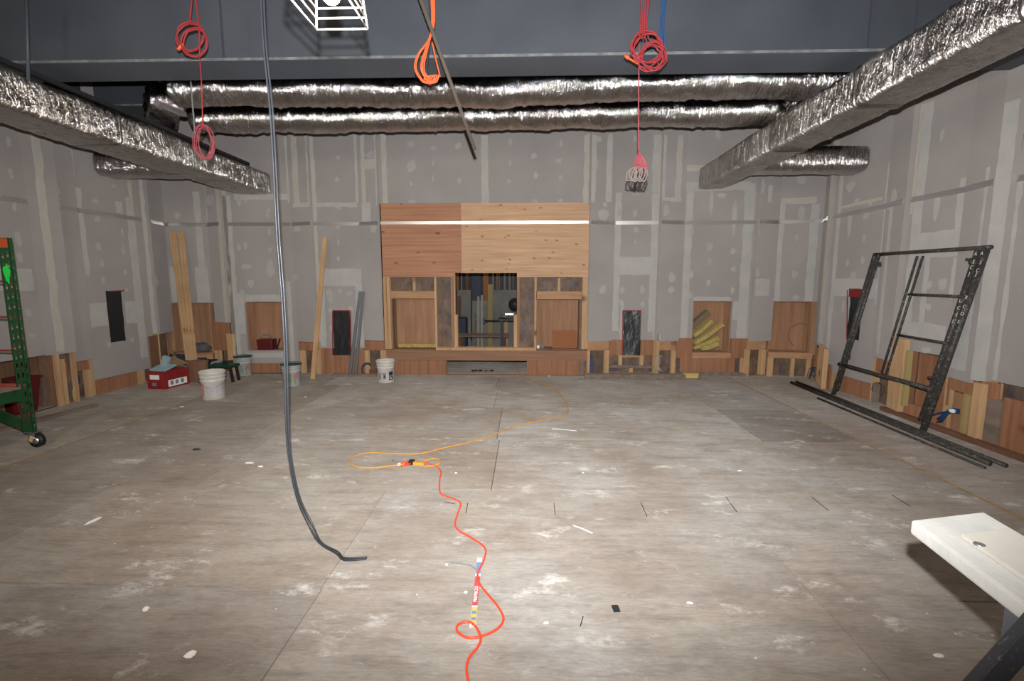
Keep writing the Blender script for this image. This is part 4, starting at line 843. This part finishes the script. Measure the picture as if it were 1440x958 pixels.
# things in the far left niche
sg = K['LF']
def bag(c, r, m, lab, name='crumpled_bag', cat='bag'):
    k = MB(); n1, n2 = 18, 10; vs = []
    def fn(u, v):
        a = 2*math.pi*u; b = math.pi*(v-.5); d = Vector((math.cos(a)*math.cos(b), math.sin(a)*math.cos(b), math.sin(b))); e = 1+.35*mnoise.noise(d*2.3+Vector(c))
        return Vector(c)+Vector((d.x*r[0]*e, d.y*r[1]*e, max(d.z, -.55)*r[2]*e))
    k.sheet(fn, n1, n2); return tag(k.build(name, M[m]), lab, cat)
zl = sg.uz(262, 496)[1]
bag(sg.pt(.32, zl+.06, .15), (.18, .11, .11), 'bag', 'crumpled grey plastic bag in the niche behind the leaning boards')
# leaning boards, left
zs_ = sg.uz(265, 507)[1]; grp = 'long boards leaning in the far left niche'
for i, (xt, xb, th, lab) in enumerate(((240.3, 263.3, .0, 'leftmost of the long boards leaning in the far left niche'), (245.2, 267.3, .035, 'second from left of the long boards leaning in the niche'), (251.8, 271.2, .0, 'third from left of the long boards leaning in the niche'), (256.4, 275.3, .035, 'rightmost of the long boards leaning in the far left niche'))):
    a = ony(xb, 507, 7.62+th); b = ony(xt, 326, 8.06+th*.6); k = MB(); k.bar(a, b, .046, .022, side=(1,0,0)); tag(k.build('board', M['pine'], bevel=.003), lab, 'board', grp)
k = MB(); q0 = onz(238, 524, .0); 
bx0 = ony(268, 507, 7.62)
k = MB(); k.box(bx0.x+.02, bx0.x+.30, 7.5, 7.86, bx0.z-.06, bx0.z-.015); k.box(bx0.x+.04, bx0.x+.08, 7.55, 7.8, 0, bx0.z-.05); k.box(bx0.x+.16, bx0.x+.2, 7.55, 7.8, 0, bx0.z-.05)
tag(k.build('step_bench', M['dark']), 'dark low bench under the feet of the leaning boards', 'bench')
# board leaning right of the cable
a = onz(440, 534, .0); b = ony(457, 334, 7.96); k = MB(); k.bar(a+Vector((0, 0, .01)), b, .075, .03, side=(1, 0, 0)); tag(k.build('board', M['pine'], bevel=.003), 'single tall board leaning between the green-rimmed bucket and the black opening', 'board')
# metal studs leaning
for i, (xb, xt, lab) in enumerate(((493, 506.5, 'left one of two galvanised studs leaning beside the black opening'), (500.5, 511, 'right one of two galvanised studs leaning beside the black opening'))):
    a = onz(xb, 527, 0)+Vector((0, -.02, .01)); b = ony(xt, 410, 8.02); k = MB(); u_ = Vector((1, 0, 0)); k.bar(a, b, .055, .004, side=(1,0,0)); k.bar(a+Vector((-.027, -.012, 0)), b+Vector((-.012, -.004, 0)), .004, .025, side=(1,0,0)); k.bar(a+Vector((.027, -.012, 0)), b+Vector((.012, -.004, 0)), .004, .025, side=(1,0,0))
    tag(k.build('metal_stud', M['studsteel']), lab, 'metal stud', 'galvanised studs leaning left of the plywood bay')
k = MB(); p = onz(513, 527, 0); k.tube([p+Vector((0, -.05, 0.01)), p+Vector((-.03, -.04, .09)), p+Vector((-.01, -.02, .17)), p+Vector((.05, 0, .2)), p+Vector((.1, .02, .17))], .02, 8, 5); tag(k.build('flexible_hose', M['navycord']), 'short curved dark blue hose on the floor right of the metal studs', 'hose')
# red tool box in the niche
sg = K['B1']; u0, z0 = sg.uz(360, 494); u1, _ = sg.uz(382, 494); zt_ = sg.uz(370, 479)[1]; zn = sg.rect(346, 425, 398, 493)[2]
t = thing('toolbox', sg.pt((u0+u1)/2, zn, .12), 'small dark red toolbox full of tools in the plywood niche', 'toolbox')
k = MB(); a, b = u0, u1; hh = .19
k.hexa([sg.pt(a+.01, zn+.001, .04), sg.pt(b-.01, zn+.001, .04), sg.pt(b-.01, zn+.001, .22), sg.pt(a+.01, zn+.001, .22), sg.pt(a, zn+hh, .03), sg.pt(b, zn+hh, .03), sg.pt(b, zn+hh, .23), sg.pt(a, zn+hh, .23)]); k.build('tray', M['redplastic'], t, bevel=.008)
k = MB(); k.tube([sg.pt(a+.02, zn+hh, .13), sg.pt(a+.08, zn+hh+.07, .13), sg.pt(b-.08, zn+hh+.07, .13), sg.pt(b-.02, zn+hh, .13)], .009, 6, 4); k.build('handle', M['greyprint'], t)
for i, (du, mm, lab) in enumerate(((.07, 'dark', 'black tool leaning at the right side of the red toolbox'), (.05, 'greyprint', 'grey tool leaning against the red toolbox'))):
    k = MB(); k.tube([sg.pt(b-.02+du*1.2, zn+.015, .06+.05*i), sg.pt(b+du*1.6, zn+.2-.04*i, .1+.05*i)], .014, 7); tag(k.build('hand_tool', M[mm]), lab, 'tool')
# left floor lumber
def lumber(p0, p1, w, h, m, lab, name='lumber', z=.0, cat='lumber', group=None):
    k = MB(); a, b = Vector(p0), Vector(p1); k.bar(a+Vector((0,0,h/2+.001)), b+Vector((0,0,h/2+.001)), w, h, side=tuple((b-a).normalized().cross(Vector((0,0,1))))); return tag(k.build(name, M[m], bevel=.003), lab, cat, group)
lumber((-4.55, 7.93, 0), (-3.72, 7.95, 0), .06, .025, 'greysheet', 'thin grey strip on the floor behind the green-rimmed buckets')
lumber((-3.32, 7.92, 0), (-2.42, 7.93, 0), .09, .04, 'old_wood', 'brown board on the floor behind the white printed bucket')
lumber(tuple(onz(-40, 617)), tuple(onz(134, 572)), .10, .035, 'old_wood', 'dark worn board lying along the foot of the left wall')
lumber((.98, 7.83, 0), (2.99, 7.86, 0), .09, .085, 'old_wood', 'long brown timber lying on the floor right of the plywood bay', 'timber')
k = MB(); k.box(2.62, 2.86, 7.80, 7.86, .087, .102); k.box(2.64, 2.84, 7.778, 7.79, .03, .087); tag(k.build('yellow_tag', M['strapyellow']), 'yellow tag on the right end of the long brown timber', 'tag')
debris(772, 529, .05, .03, .03, 'cream', 'pale crumb of foam on the floor below the plywood bay', 'scrap')
# plywood bay contents
sg = cs; r = r2
u0, u1 = sg.uz(777, 480)[0], sg.uz(812, 480)[0]; z0 = r[2]+.002; z1 = sg.uz(795, 467)[1]
k = MB(); k.hexa([sg.pt(u0, z0, .1), sg.pt(u1, z0, .1), sg.pt(u1, z0, .118), sg.pt(u0, z0, .118), sg.pt(u0+.01, z1, .2), sg.pt(u1, z1, .2), sg.pt(u1, z1, .218), sg.pt(u0+.01, z1, .218)]); tag(k.build('plywood_offcut', M['orange_wood']), 'orange plywood offcut leaning in the right niche of the bay', 'offcut')
k = MB(); c = sg.pt(sg.uz(763, 490)[0], z0, .08); k.lathe([(.028, 0), (.03, .01), (.03, .07), (.012, .095), (.012, .115)], c, 16); tag(k.build('small_bottle', M['greyprint']), 'small grey bottle standing left of the orange offcut', 'bottle')
k = MB(); c = sg.pt(sg.uz(757, 490)[0], z0, .06); k.lathe([(.025, 0), (.027, .01), (.025, .05), (.02, .055)], c, 14); tag(k.build('paper_cup', M['white']), 'small white cup left of the grey bottle', 'cup')
r = r1; k = MB(); slab(k, cs, r[0]+.05, r[1]-.01, r[2]+.002, r[2]+.065, .2, .3); tag(k.build('batt_strip', M['batt']), 'yellow insulation strip in the left niche of the bay', 'insulation')
# yellow batts in the right niche
sg = K['B8']; r = sg.rect(974, 424, 1028, 496)
for i, (x0, y0, x1, y1, d, lab) in enumerate(((978, 474, 1006, 453, .18, 'topmost of the yellow insulation batts piled in the niche'), (977, 484, 1020, 457, .12, 'second from top of the yellow insulation batts in the niche'), (978, 492, 1014, 477, .16, 'third from top of the yellow insulation batts in the niche'), (988, 494, 1012, 484, .09, 'lowest yellow insulation batt in the niche'))):
    a, b = sg.uz(x0, y0), sg.uz(x1, y1); pa, pb = sg.pt(max(a[0], r[0]+.07), max(a[1], r[2]+.075), d), sg.pt(min(b[0], r[1]-.07), b[1], d+.03)
    t = thing('insulation_batt', ((pa+pb)/2), lab, 'insulation', 'yellow insulation batts in the niche'); 
    mid = (pa+pb)/2+Vector((0, 0, -.02)); k = MB(); P3 = spline([pa, mid, pb], 6)
    for q0, q1 in zip(P3, P3[1:]): k.bar(q0, q1+(q1-q0)*.05, .14, .075, side=(0, 1, 0))
    k.build('fibre', M['batt'], t)
    k = MB()
    for q0, q1 in zip(P3, P3[1:]): k.bar(q0+Vector((-.01, 0, -.045)), q1+Vector((-.01, 0, -.045)), .145, .014, side=(0, 1, 0))
    k.build('paper_facing', M['battpaper'], t)
k = MB(); p0, p1 = sg.uz(975, 462), sg.uz(1003, 440); k.bar(sg.pt(p0[0]+.02, p0[1], .25), sg.pt(*p1, .25), .16, .09, side=(0,1,0)); tag(k.build('batt_roll', M['battpaper']), 'brown faced insulation roll behind the yellow batts', 'insulation')
k = MB(); k.tube([K['B10'].pt(.45, .5, .25), K['B10'].pt(.35, .62, .25), K['B10'].pt(.36, .8, .25), K['B10'].pt(.5, .9, .25), K['B10'].pt(.6, .88, .22)], .006, 6, 5); tag(k.build('wire_loop', M['greywire']), 'thin brown wire curling in the far right niche', 'wire')
# wire bundles in the wall cavities
def wires(c, s, m, lab, n=6, seed=1, dr=(1, 0, 0), spread=.5):
    rn = random.Random(seed); k = MB(); c = Vector(c); dr = Vector(dr)
    for i in range(n):
        a = c+Vector((rn.uniform(-.03, .03), rn.uniform(-.02, .02), 0)); h = s*rn.uniform(.6, 1)
        k.tube([a, a+dr*h*.3+Vector((0, 0, h*.9)), a+dr*h*.9+Vector((0, 0, h*1.05)), a+dr*h*1.2+Vector((0, 0, h*.6)), a+dr*h*.9+Vector((0, 0, h*.25))], .006, 6, 5)
    return tag(k.build('wire_bundle', M[m]), lab, 'wires')
wires(onz(1137, 534, .01)+Vector((0, 0, .02)), .20, 'navycord', 'dark blue wire loops at the wall foot in the far right corner', 7, 2, (.6, -.2, 0))
wires(onz(1243, 566, .01)+Vector((.02, 0, .05)), .20, 'cable', 'black wire loops coming out of the wall left of the yellow stud', 6, 5, (-.5, .3, 0))
t = thing('wire_bundle', K['R4'].pt(.1, .3, 0), 'blue cable bundle poking from the wall behind the black frame', 'wires')
k = MB(); rn = random.Random(8)
for i in range(8):
    e = Vector((0, 0, rn.uniform(-.02, .02))); q = K['R4']; a = onx(1349, 579, 4.5)+e; b = onx(1336, 578, 4.42)+e; c = onx(1322+rn.uniform(-6, 3), 592, 4.5)+e
    k.tube([a, b, c], .007, 6, 5)
k.tube([onx(1336, 578, 4.45), onx(1318, 582, 4.5), onx(1305, 586, 4.55)], .009, 6, 4); k.build('strands', M['bluecord'], t)
k = MB(); p = onx(1339, 578, 4.42); k.tube([p+Vector((0, -.02, .0)), p+Vector((0, .02, .0))], .022, 8); k.build('tie', M['white'], t)
for x, cnt, lab in ((925, 6, 'pale wires hanging from the cavity right of the black opening'), (833, 3, 'yellow and blue wires in the cavity right of the plywood bay')):
    k = MB(); rn = random.Random(x)
    for i in range(cnt): k.tube([ony(x-2+i*1.6, 497+rn.uniform(0, 4), 8.0), ony(x+rn.uniform(-4, 6), 508, 7.94), ony(x-4+i*2.2, 523, 7.99)], .006, 6, 4)
    tag(k.build('wire_bundle', M['cream' if x == 925 else 'bluecord']), lab, 'wires')
k = MB(); q = K['LC']; P3 = [q.pt(q.uz(108, 524)[0], q.uz(108, 524)[1], .02), q.pt(q.uz(112, 536)[0], q.uz(110, 536)[1], .01), q.pt(q.uz(107, 548)[0], q.uz(107, 548)[1], .02), q.pt(q.uz(110, 562)[0], q.uz(110, 562)[1], .03)]
k.tube(P3, .016, 7, 5); tag(k.build('wire_bundle', M['navycord']), 'dark blue wires in the cavity of the left wall', 'wires')
k = MB(); k.tube([p+Vector((.02, -.04, 0)) for p in P3[1:]], .009, 6, 4); tag(k.build('wire_bundle', M['strapyellow']), 'yellow wire in the cavity of the left wall', 'wires')

# ------------------------------------------------------------------ leaning black scaffold frame, right
t = thing('scaffold_frame', (4.4, 6.0, 0), 'black steel scaffold frame leaning against the right wall', 'scaffold frame')
BL, BR = onz(1172, 555), onz(1298, 606); TX = 4.60
TL = onx(1231, 358, 4.54); TR = onx(1388, 348, 4.54)
def mix3(a, b, f): return a+(b-a)*f
fn_ = (BR-BL).cross(TL-BL).normalized(); tw = BL*0
LEG = .024
def leg(a, b, nm, m='blacksteel', r=LEG): k = MB(); k.tube([a, b], r, 10); return k.build(nm, M[m], t)
along = (BR-BL).normalized()
leg(BL, TL, 'post', r=.03); leg(mix3(BL, TL, .04)+along*.055, TL+along*.075, 'post', r=.022); leg(BR, TR, 'post', r=.034); leg(mix3(BR, TR, .05)-along*.066, TR-along*.085, 'post', r=.032)
leg(TL-along*.02, TR+along*.05, 'top_rail', r=.021)
def onpl(px, py):
    d = ray(px, py); s_ = (BL-O).dot(fn_)/d.dot(fn_); return O+d*s_
leg(onpl(1180, 512), onpl(1312, 548), 'bottom_rail', r=.026)
leg(onpl(1290, 360), onpl(1240, 524), 'inner_post', r=.014); leg(onpl(1298, 360), onpl(1246, 527), 'inner_post', r=.014)
leg(onpl(1278, 414), onpl(1354, 417), 'rung', r=.014); leg(onpl(1262, 471), onpl(1333, 483), 'rung', r=.014)
for px, py in ((1236, 372), (1367, 367), (1313, 533), (1193, 502)):
    k = MB(); p = onpl(px, py); k.obox(p, (.03, .05, .06)); k.tube([p, p+Vector((-.06, 0, .02))], .012, 6); k.build('lock_bracket', M['blacksteel'], t)
vv = (TR-BR).normalized(); nn = along.cross(vv).normalized(); 
if nn.x > 0: nn = -nn
rt = nn.cross(vv)*-1
def marks(px, py, s, size):
    p = onpl(px, py)+nn*.034; xx = vv.cross(nn).normalized(); 
    text(s, size, p, Matrix((xx, vv, nn)).transposed(), 'whitemark', t, 'painted_letters', .001)
for px, py, s in ((1377, 358, 'A'), (1386, 357, 'A'), (1374, 369, 'S'), (1384, 370, 'S'), (1371, 377, 'C'), (1380, 381, 'C'), (1368, 386, 'J'), (1378, 386, 'J'), (1364, 419, 'R'), (1355, 424, 'L'), (1361, 432, 'C'), (1353, 434, 'C'), (1358, 442, 'O'), (1350, 444, 'S'), (1345, 452, 'J'), (1353, 453, 'S')): marks(px, py, s, .05)
for i, (a, b, r, lab) in enumerate(((onz(1113, 538, .025), onz(1392, 652, .025), .024, 'leftmost black steel tube on the floor beside the scaffold frame'), (onz(1120, 537, .02), onz(1415, 655, .02), .02, 'rightmost black steel tube on the floor beside the scaffold frame'), (onz(1150, 560, .013), onz(1385, 658, .013), .013, 'thinnest and nearest steel tube on the floor beside the scaffold frame'))):
    k = MB(); k.tube([a, b], r, 10); tag(k.build('steel_tube', M['blacksteel']), lab, 'steel tube', 'black steel tubes lying along the right wall')
a, b = onz(1262, 580), onz(1500, 668); lumber((4.52, 6.0, 0), (4.52, 3.4, 0), .07, .05, 'brown_board', 'dark brown board lying along the foot of the right wall')

# ------------------------------------------------------------------ green rolling scaffold, left edge
up0 = ony(47, 618, 4.36); up1 = ony(9, 335, 4.36)
t = thing('rolling_scaffold', (up0.x, 4.36, 0), 'chipped green perforated rolling scaffold at the left edge of the photo', 'rolling scaffold')
xU = up0.x; zt1 = up1.z
k = MB(); sgU = Seg((xU-.055, 4.32), (xU+.055, 4.32))
hol = []; hol2 = []
z = .22
while z < zt1-.12: hol.append((.020, .042, z, z+.055)); hol.append((.068, .090, z+.012, z+.067)); hol2.append((.010, .024, z, z+.05)); z += .095
slab(k, sgU, 0, .11, .16, zt1, 0, .004, hol); sgV = Seg((xU-.055, 4.335), (xU-.055, 4.32)); slab(k, sgV, 0, .015, .16, zt1, 0, .004)
sgX = Seg((xU+.055, 4.32), (xU+.055, 4.355)); slab(k, sgX, 0, .035, .16, zt1, 0, .004, hol2)
k.build('upright', M['green'], t, 'perforated green upright')
k = MB(); k.box(xU-.04, xU+.04, 4.317, 4.3195, zt1-.09, zt1-.005); k.build('painted_end', M['orange_red'], t, 'orange-red painted end')
k = MB(); zz = ony(22, 385, 4.32).z; 
pts = [(xU+.0+.03*math.cos(a)*(1+.3*math.sin(3*a)), 4.3175, zz+.085*math.sin(a)*(1+.2*math.cos(5*a))) for a in [2*math.pi*i/22 for i in range(22)]]; k.add(pts+[(x, y+.002, z) for x, y, z in pts], [tuple(range(22))]+[(i, (i+1) % 22, 22+(i+1) % 22, 22+i) for i in range(22)]); k.build('spray_mark', M['neon'], t, 'bright green spray mark')
for y in (350.5, 396, 446, 493): 
    zr = ony(0, y, 4.38).z; k = MB(); k.tube([(xU-.03, 4.38, zr), (xU-1.1, 4.38, zr)], .0105, 8); k.build('rung', M['rust_red'], t)
zr = ony(0, 542, 4.38).z; k = MB(); k.tube([(xU-.03, 4.38, zr), (xU-1.1, 4.38, zr)], .02, 8); k.build('rung', M['red_metal'], t)
zp = ony(30, 548, 4.30).z
k = MB(); k.box(xU-1.3, xU-.02, 2.7, 4.33, zp-.0, zp+.018); k.build('platform', M['old_wood'], t)
k = MB(); k.box(xU-1.1, xU-.03, 4.30, 4.34, zp-.12, zp-.002); k.box(xU-.10, xU-.06, 2.7, 4.30, zp-.12, zp-.002); k.build('platform_rail', M['green'], t)
k = MB(); k.bar((xU-.02, 4.34, .21), (xU-.9, 4.34, .62), .09, .03, side=(0,0,1)); k.build('brace', M['green'], t)
k = MB(); k.bar(ony(30, 566, 4.7), ony(39, 597, 4.7), .05, .05); k.build('lock_bar', M['red_metal'], t, 'red painted lock bar')
cz = .075; cx_ = xU+.04
k = MB(); k.tube([(cx_-.0, 4.36-.02, cz), (cx_, 4.36+.02, cz)], .068, 22); w1 = k.build('caster_wheel', M['rubber'], t); w1['label'] = 'black caster wheel'
k = MB(); k.tube([(cx_, 4.36-.025, cz), (cx_, 4.36+.025, cz)], .034, 16); k.build('wheel_hub', M['galv'], w1)
k = MB(); k.obox((cx_-.02, 4.325, cz+.035), (.05, .006, .10), Matrix.Rotation(.35, 3, 'Y')); k.obox((cx_-.02, 4.395, cz+.035), (.05, .006, .10), Matrix.Rotation(.35, 3, 'Y')); k.obox((cx_-.035, 4.36, cz+.085), (.09, .09, .012)); k.build('caster_fork', M['galv'], t)
k = MB(); k.obox((cx_-.02, 4.320, cz+.025), (.028, .004, .055), Matrix.Rotation(.35, 3, 'Y')); k.build('yellow_patch', M['strapyellow'], t)
# red bin in the left wall cavity
c = K['LA'].uz(50, 575); t0 = K['LA'].pt(c[0]+.1, c[1], .14)
sg = K['LA']; ua, ub = sg.uz(20, 555)[0], sg.uz(66, 555)[0]; zb_ = sg.rect(8, 504, 80, 584)[2]; zt_ = sg.uz(50, 533)[1]
t = thing('plastic_bin', sg.pt((ua+ub)/2, zb_, .18), 'dark red plastic bin sitting in the left wall opening behind the scaffold', 'bin')
def frus(k, u0, u1, z0, z1, d0, d1, fl):
    k.hexa([sg.pt(u0+fl, z0, d0+.03), sg.pt(u1-fl, z0, d0+.03), sg.pt(u1-fl, z0, d1-.03), sg.pt(u0+fl, z0, d1-.03), sg.pt(u0, z1, d0), sg.pt(u1, z1, d0), sg.pt(u1, z1, d1), sg.pt(u0, z1, d1)])
k = MB(); frus(k, ua, ub, zb_+.002, zt_, .05, .32, .06); k.build('tub', M['redplastic'], t, bevel=.01)
k = MB(); slab(k, sg, ua-.01, ub+.015, zt_, zt_+.025, .035, .33); k.build('rim', M['redplastic'], t)
k = MB(); slab(k, sg, ub-.30, ub-.17, zt_-.075, zt_-.05, .045, .055); k.build('handle_print', M['cream'], t)

# ------------------------------------------------------------------ white plank on a black stand, lower right
zp = .90
a, b = onz(1281, 731, zp), onz(1383, 719, zp); e = onz(1440, 862, zp-.02); dirv = (e-a); dirv.z = 0; dirv.normalize(); wv = (b-a)-dirv*((b-a).dot(dirv)); 
t = thing('work_plank', (a+dirv*.5).to_tuple()[:2]+(0,), 'whitewashed plank on a black folding stand at the lower right corner', 'work platform')
L_ = 1.0; th = .045; b2 = b
def q(p, dz): return Vector((p.x, p.y, zp+dz))
far = b+dirv*L_
k = MB(); k.hexa([q(a, -th), q(b2, -th), q(b2+dirv*L_, -th), q(a+dirv*L_, -th), q(a, 0), q(b2, 0), q(b2+dirv*L_, 0), q(a+dirv*L_, 0)]); k.build('plank', M['plank'], t, bevel=.008)
ca_ = onz(1350, 757, zp); wd = (b-a).length
k = MB(); p0 = ca_; p1 = p0+(b-a)*.62; k.hexa([q(p0, .001), q(p1, .001), q(p1+dirv*.7, .001), q(p0+dirv*.7, .001), q(p0, .014), q(p1, .014), q(p1+dirv*.7, .014), q(p0+dirv*.7, .014)]); k.build('top_batten', M['cream'], t, 'cream strip on top of the plank', bevel=.003)
k = MB(); c = onz(1377, 766, zp+.014); k.lathe([(.013, .0), (.013, .003), (.008, .004)], (c.x, c.y, zp+.013), 18); k.build('bolt_head', M['galv'], t)
sp = onz(1433, 864, .70); side_ = (b-a).normalized(); sp = q(a+dirv*((e-a).length*.93), 0)+side_*.09
k = MB(); m3 = Matrix((side_, dirv, Vector((0, 0, 1)))).transposed(); k.obox(Vector((sp.x, sp.y, zp-th-.038)), (.17, .05, .075), m3); k.build('hinge_bracket', M['bluefilm'], t)
# slanted leg: passes through two image points at the stand's distance
l0 = ony(1462, 872, .98); l1 = ony(1386, 958, .92); dl = (l1-l0).normalized(); foot = l0+dl*((.02-l0.z)/dl.z)
k = MB(); k.bar(l0-dl*.10, foot, .042, .028, side=(1, .2, .2)); k.build('leg', M['standsteel'], t, bevel=.003)
off = Vector((.33, .02, 0)); k = MB(); k.bar(l0-dl*.1+off*.6, foot+off*1.7, .05, .028, side=(1, .2, .2)); k.build('leg', M['standsteel'], t, bevel=.003)

# ------------------------------------------------------------------ the workshop beyond the opening
def back_sheet(x0, y0, x1, y1, Y, m, lab, name='leaning_sheet', cat='sheet', lean=.12, th=.012, group=None):
    a = ony(x0, y1, Y); b = ony(x1, y1, Y); zt_ = ony((x0+x1)/2, y0, Y+lean).z; z0 = 0 if y1 > 483 else a.z
    k = MB(); k.hexa([(a.x, Y, z0), (b.x, Y, z0), (b.x, Y+th, z0), (a.x, Y+th, z0), (a.x, Y+lean, zt_), (b.x, Y+lean, zt_), (b.x, Y+lean+th, zt_), (a.x, Y+lean+th, zt_)])
    return tag(k.build(name, M[m]), lab, cat, group)
YB = 11.8
back_sheet(643, 408, 662, 484, YB, 'greysheet', 'grey panel at the far left of the back workshop')
back_sheet(664, 423, 726, 484, YB-.05, 'greysheet', 'low wide grey panel against the back workshop wall')
back_sheet(692, 408, 726, 484, YB+.1, 'greysheet', 'wide grey panel at the right of the back workshop')
back_sheet(686, 400, 692.5, 484, YB-.3, 'yplank', 'yellowish tall plank in the middle of the back workshop', 'plank', 'plank')
back_sheet(671, 417, 674, 484, YB-.5, 'cream', 'left one of two pale laths in the back workshop', 'lath', 'lath')
back_sheet(676, 415, 679, 484, YB-.5, 'cream', 'right one of two pale laths in the back workshop', 'lath', 'lath')
back_sheet(643, 416, 648, 460, YB-.3, 'brown_board', 'dark brown board left in the back workshop', 'board', 'board')
back_sheet(666, 440, 670, 484, YB-.55, 'old_wood', 'short worn board left of the pale laths', 'board', 'board')
back_sheet(703, 440, 707, 484, YB-.4, 'old_wood', 'worn board right of the yellowish plank', 'board', 'board')
back_sheet(709, 444, 714, 484, YB-.45, 'pine', 'pine board at the right of the back workshop', 'board', 'board')
for i, (x0, x1, m_) in enumerate(((642, 645, 'orange_wood'), (648.5, 650, 'greysheet'), (655, 659, 'brown_board'), (679.5, 687, 'orange_wood'), (692.5, 694.5, 'greysheet'), (698, 700, 'old_wood'), (701.5, 703, 'orange_wood'), (708.5, 711, 'greysheet'), (715.5, 718, 'greysheet'), (721, 722.5, 'old_wood'))):
    back_sheet(x0, 350, x1, 408 if i != 3 else 424, YB+.35, m_, 'upright wall stud, number %s from the left above the grey panels of the back workshop' % ('one','two','three','four','five','six','seven','eight','nine','ten')[i], 'wall_stud', 'stud', .0, .06, 'studs on the back workshop wall')
k = MB(); a = ony(664, 423, YB+.2); b = ony(675.5, 384, YB+.2); k.box(a.x, b.x, YB+.22, YB+.26, a.z, b.z+.3); tag(k.build('hanging_sheet', M['navy']), 'dark blue hanging sheet at the top of the back workshop', 'sheet')
k = MB(); a = ony(643, 468, 11.0); b = ony(655.5, 447, 11.0); k.box(a.x, b.x, 11.0, 11.3, 0, b.z); tag(k.build('storage_bin', M['navy'], bevel=.02), 'dark blue bin at the left of the back workshop', 'bin')
# low table and saw bench
def table(x0, x1, yt, Y, dep, m, lab, lm, name='low_table'):
    a, b = ony(x0, yt, Y), ony(x1, yt, Y); t = thing(name, ((a.x+b.x)/2, Y+dep/2, 0), lab, 'table')
    k = MB(); k.box(a.x, b.x, Y, Y+dep, a.z-.035, a.z); k.build('table_top', M[m], t)
    for x in (a.x+.05, b.x-.09):
        for y in (Y+.03, Y+dep-.07): k = MB(); k.box(x, x+.04, y, y+.04, 0, a.z-.035); k.build('leg', M[lm], t)
    return t, a, b
table(642, 714, 472, 10.2, .5, 'old_wood', 'low worn table in front of the boards in the back workshop', 'brown_board')
t2, a, b = table(700, 735, 449, 9.6, .5, 'dark', 'dark saw bench at the right inside the opening', 'dark', 'saw_bench')
t = thing('mitre_saw', (ony(724, 449, 9.8).x, 9.8, a.z), 'dark mitre saw on the saw bench at the right of the opening', 'saw')
c = ony(724, 428, 9.8); k = MB(); k.tube([c+Vector((0, -.02, 0)), c+Vector((0, .02, 0))], .13, 24); k.build('blade_guard', M['dark'], t)
k = MB(); k.box(c.x-.16, c.x+.12, 9.72, 9.95, a.z, a.z+.06); k.bar((c.x+.05, 9.85, a.z+.05), (c.x+.08, 9.85, c.z), .05, .05); k.build('base', M['dark'], t)
k = MB(); p = ony(718, 441.5, 9.7); k.box(p.x-.11, p.x+.06, 9.66, 9.70, p.z-.02, p.z+.012); k.build('bright_fence', M['galv'], t)
k = MB(); k.tube([ony(681, 451, 9.7), ony(700, 450.5, 9.7)], .012, 7); k.obox(ony(681, 451, 9.7), (.03, .03, .1)); tag(k.build('clamp', M['dark']), 'dark bar clamp sticking out left from the saw bench', 'clamp')
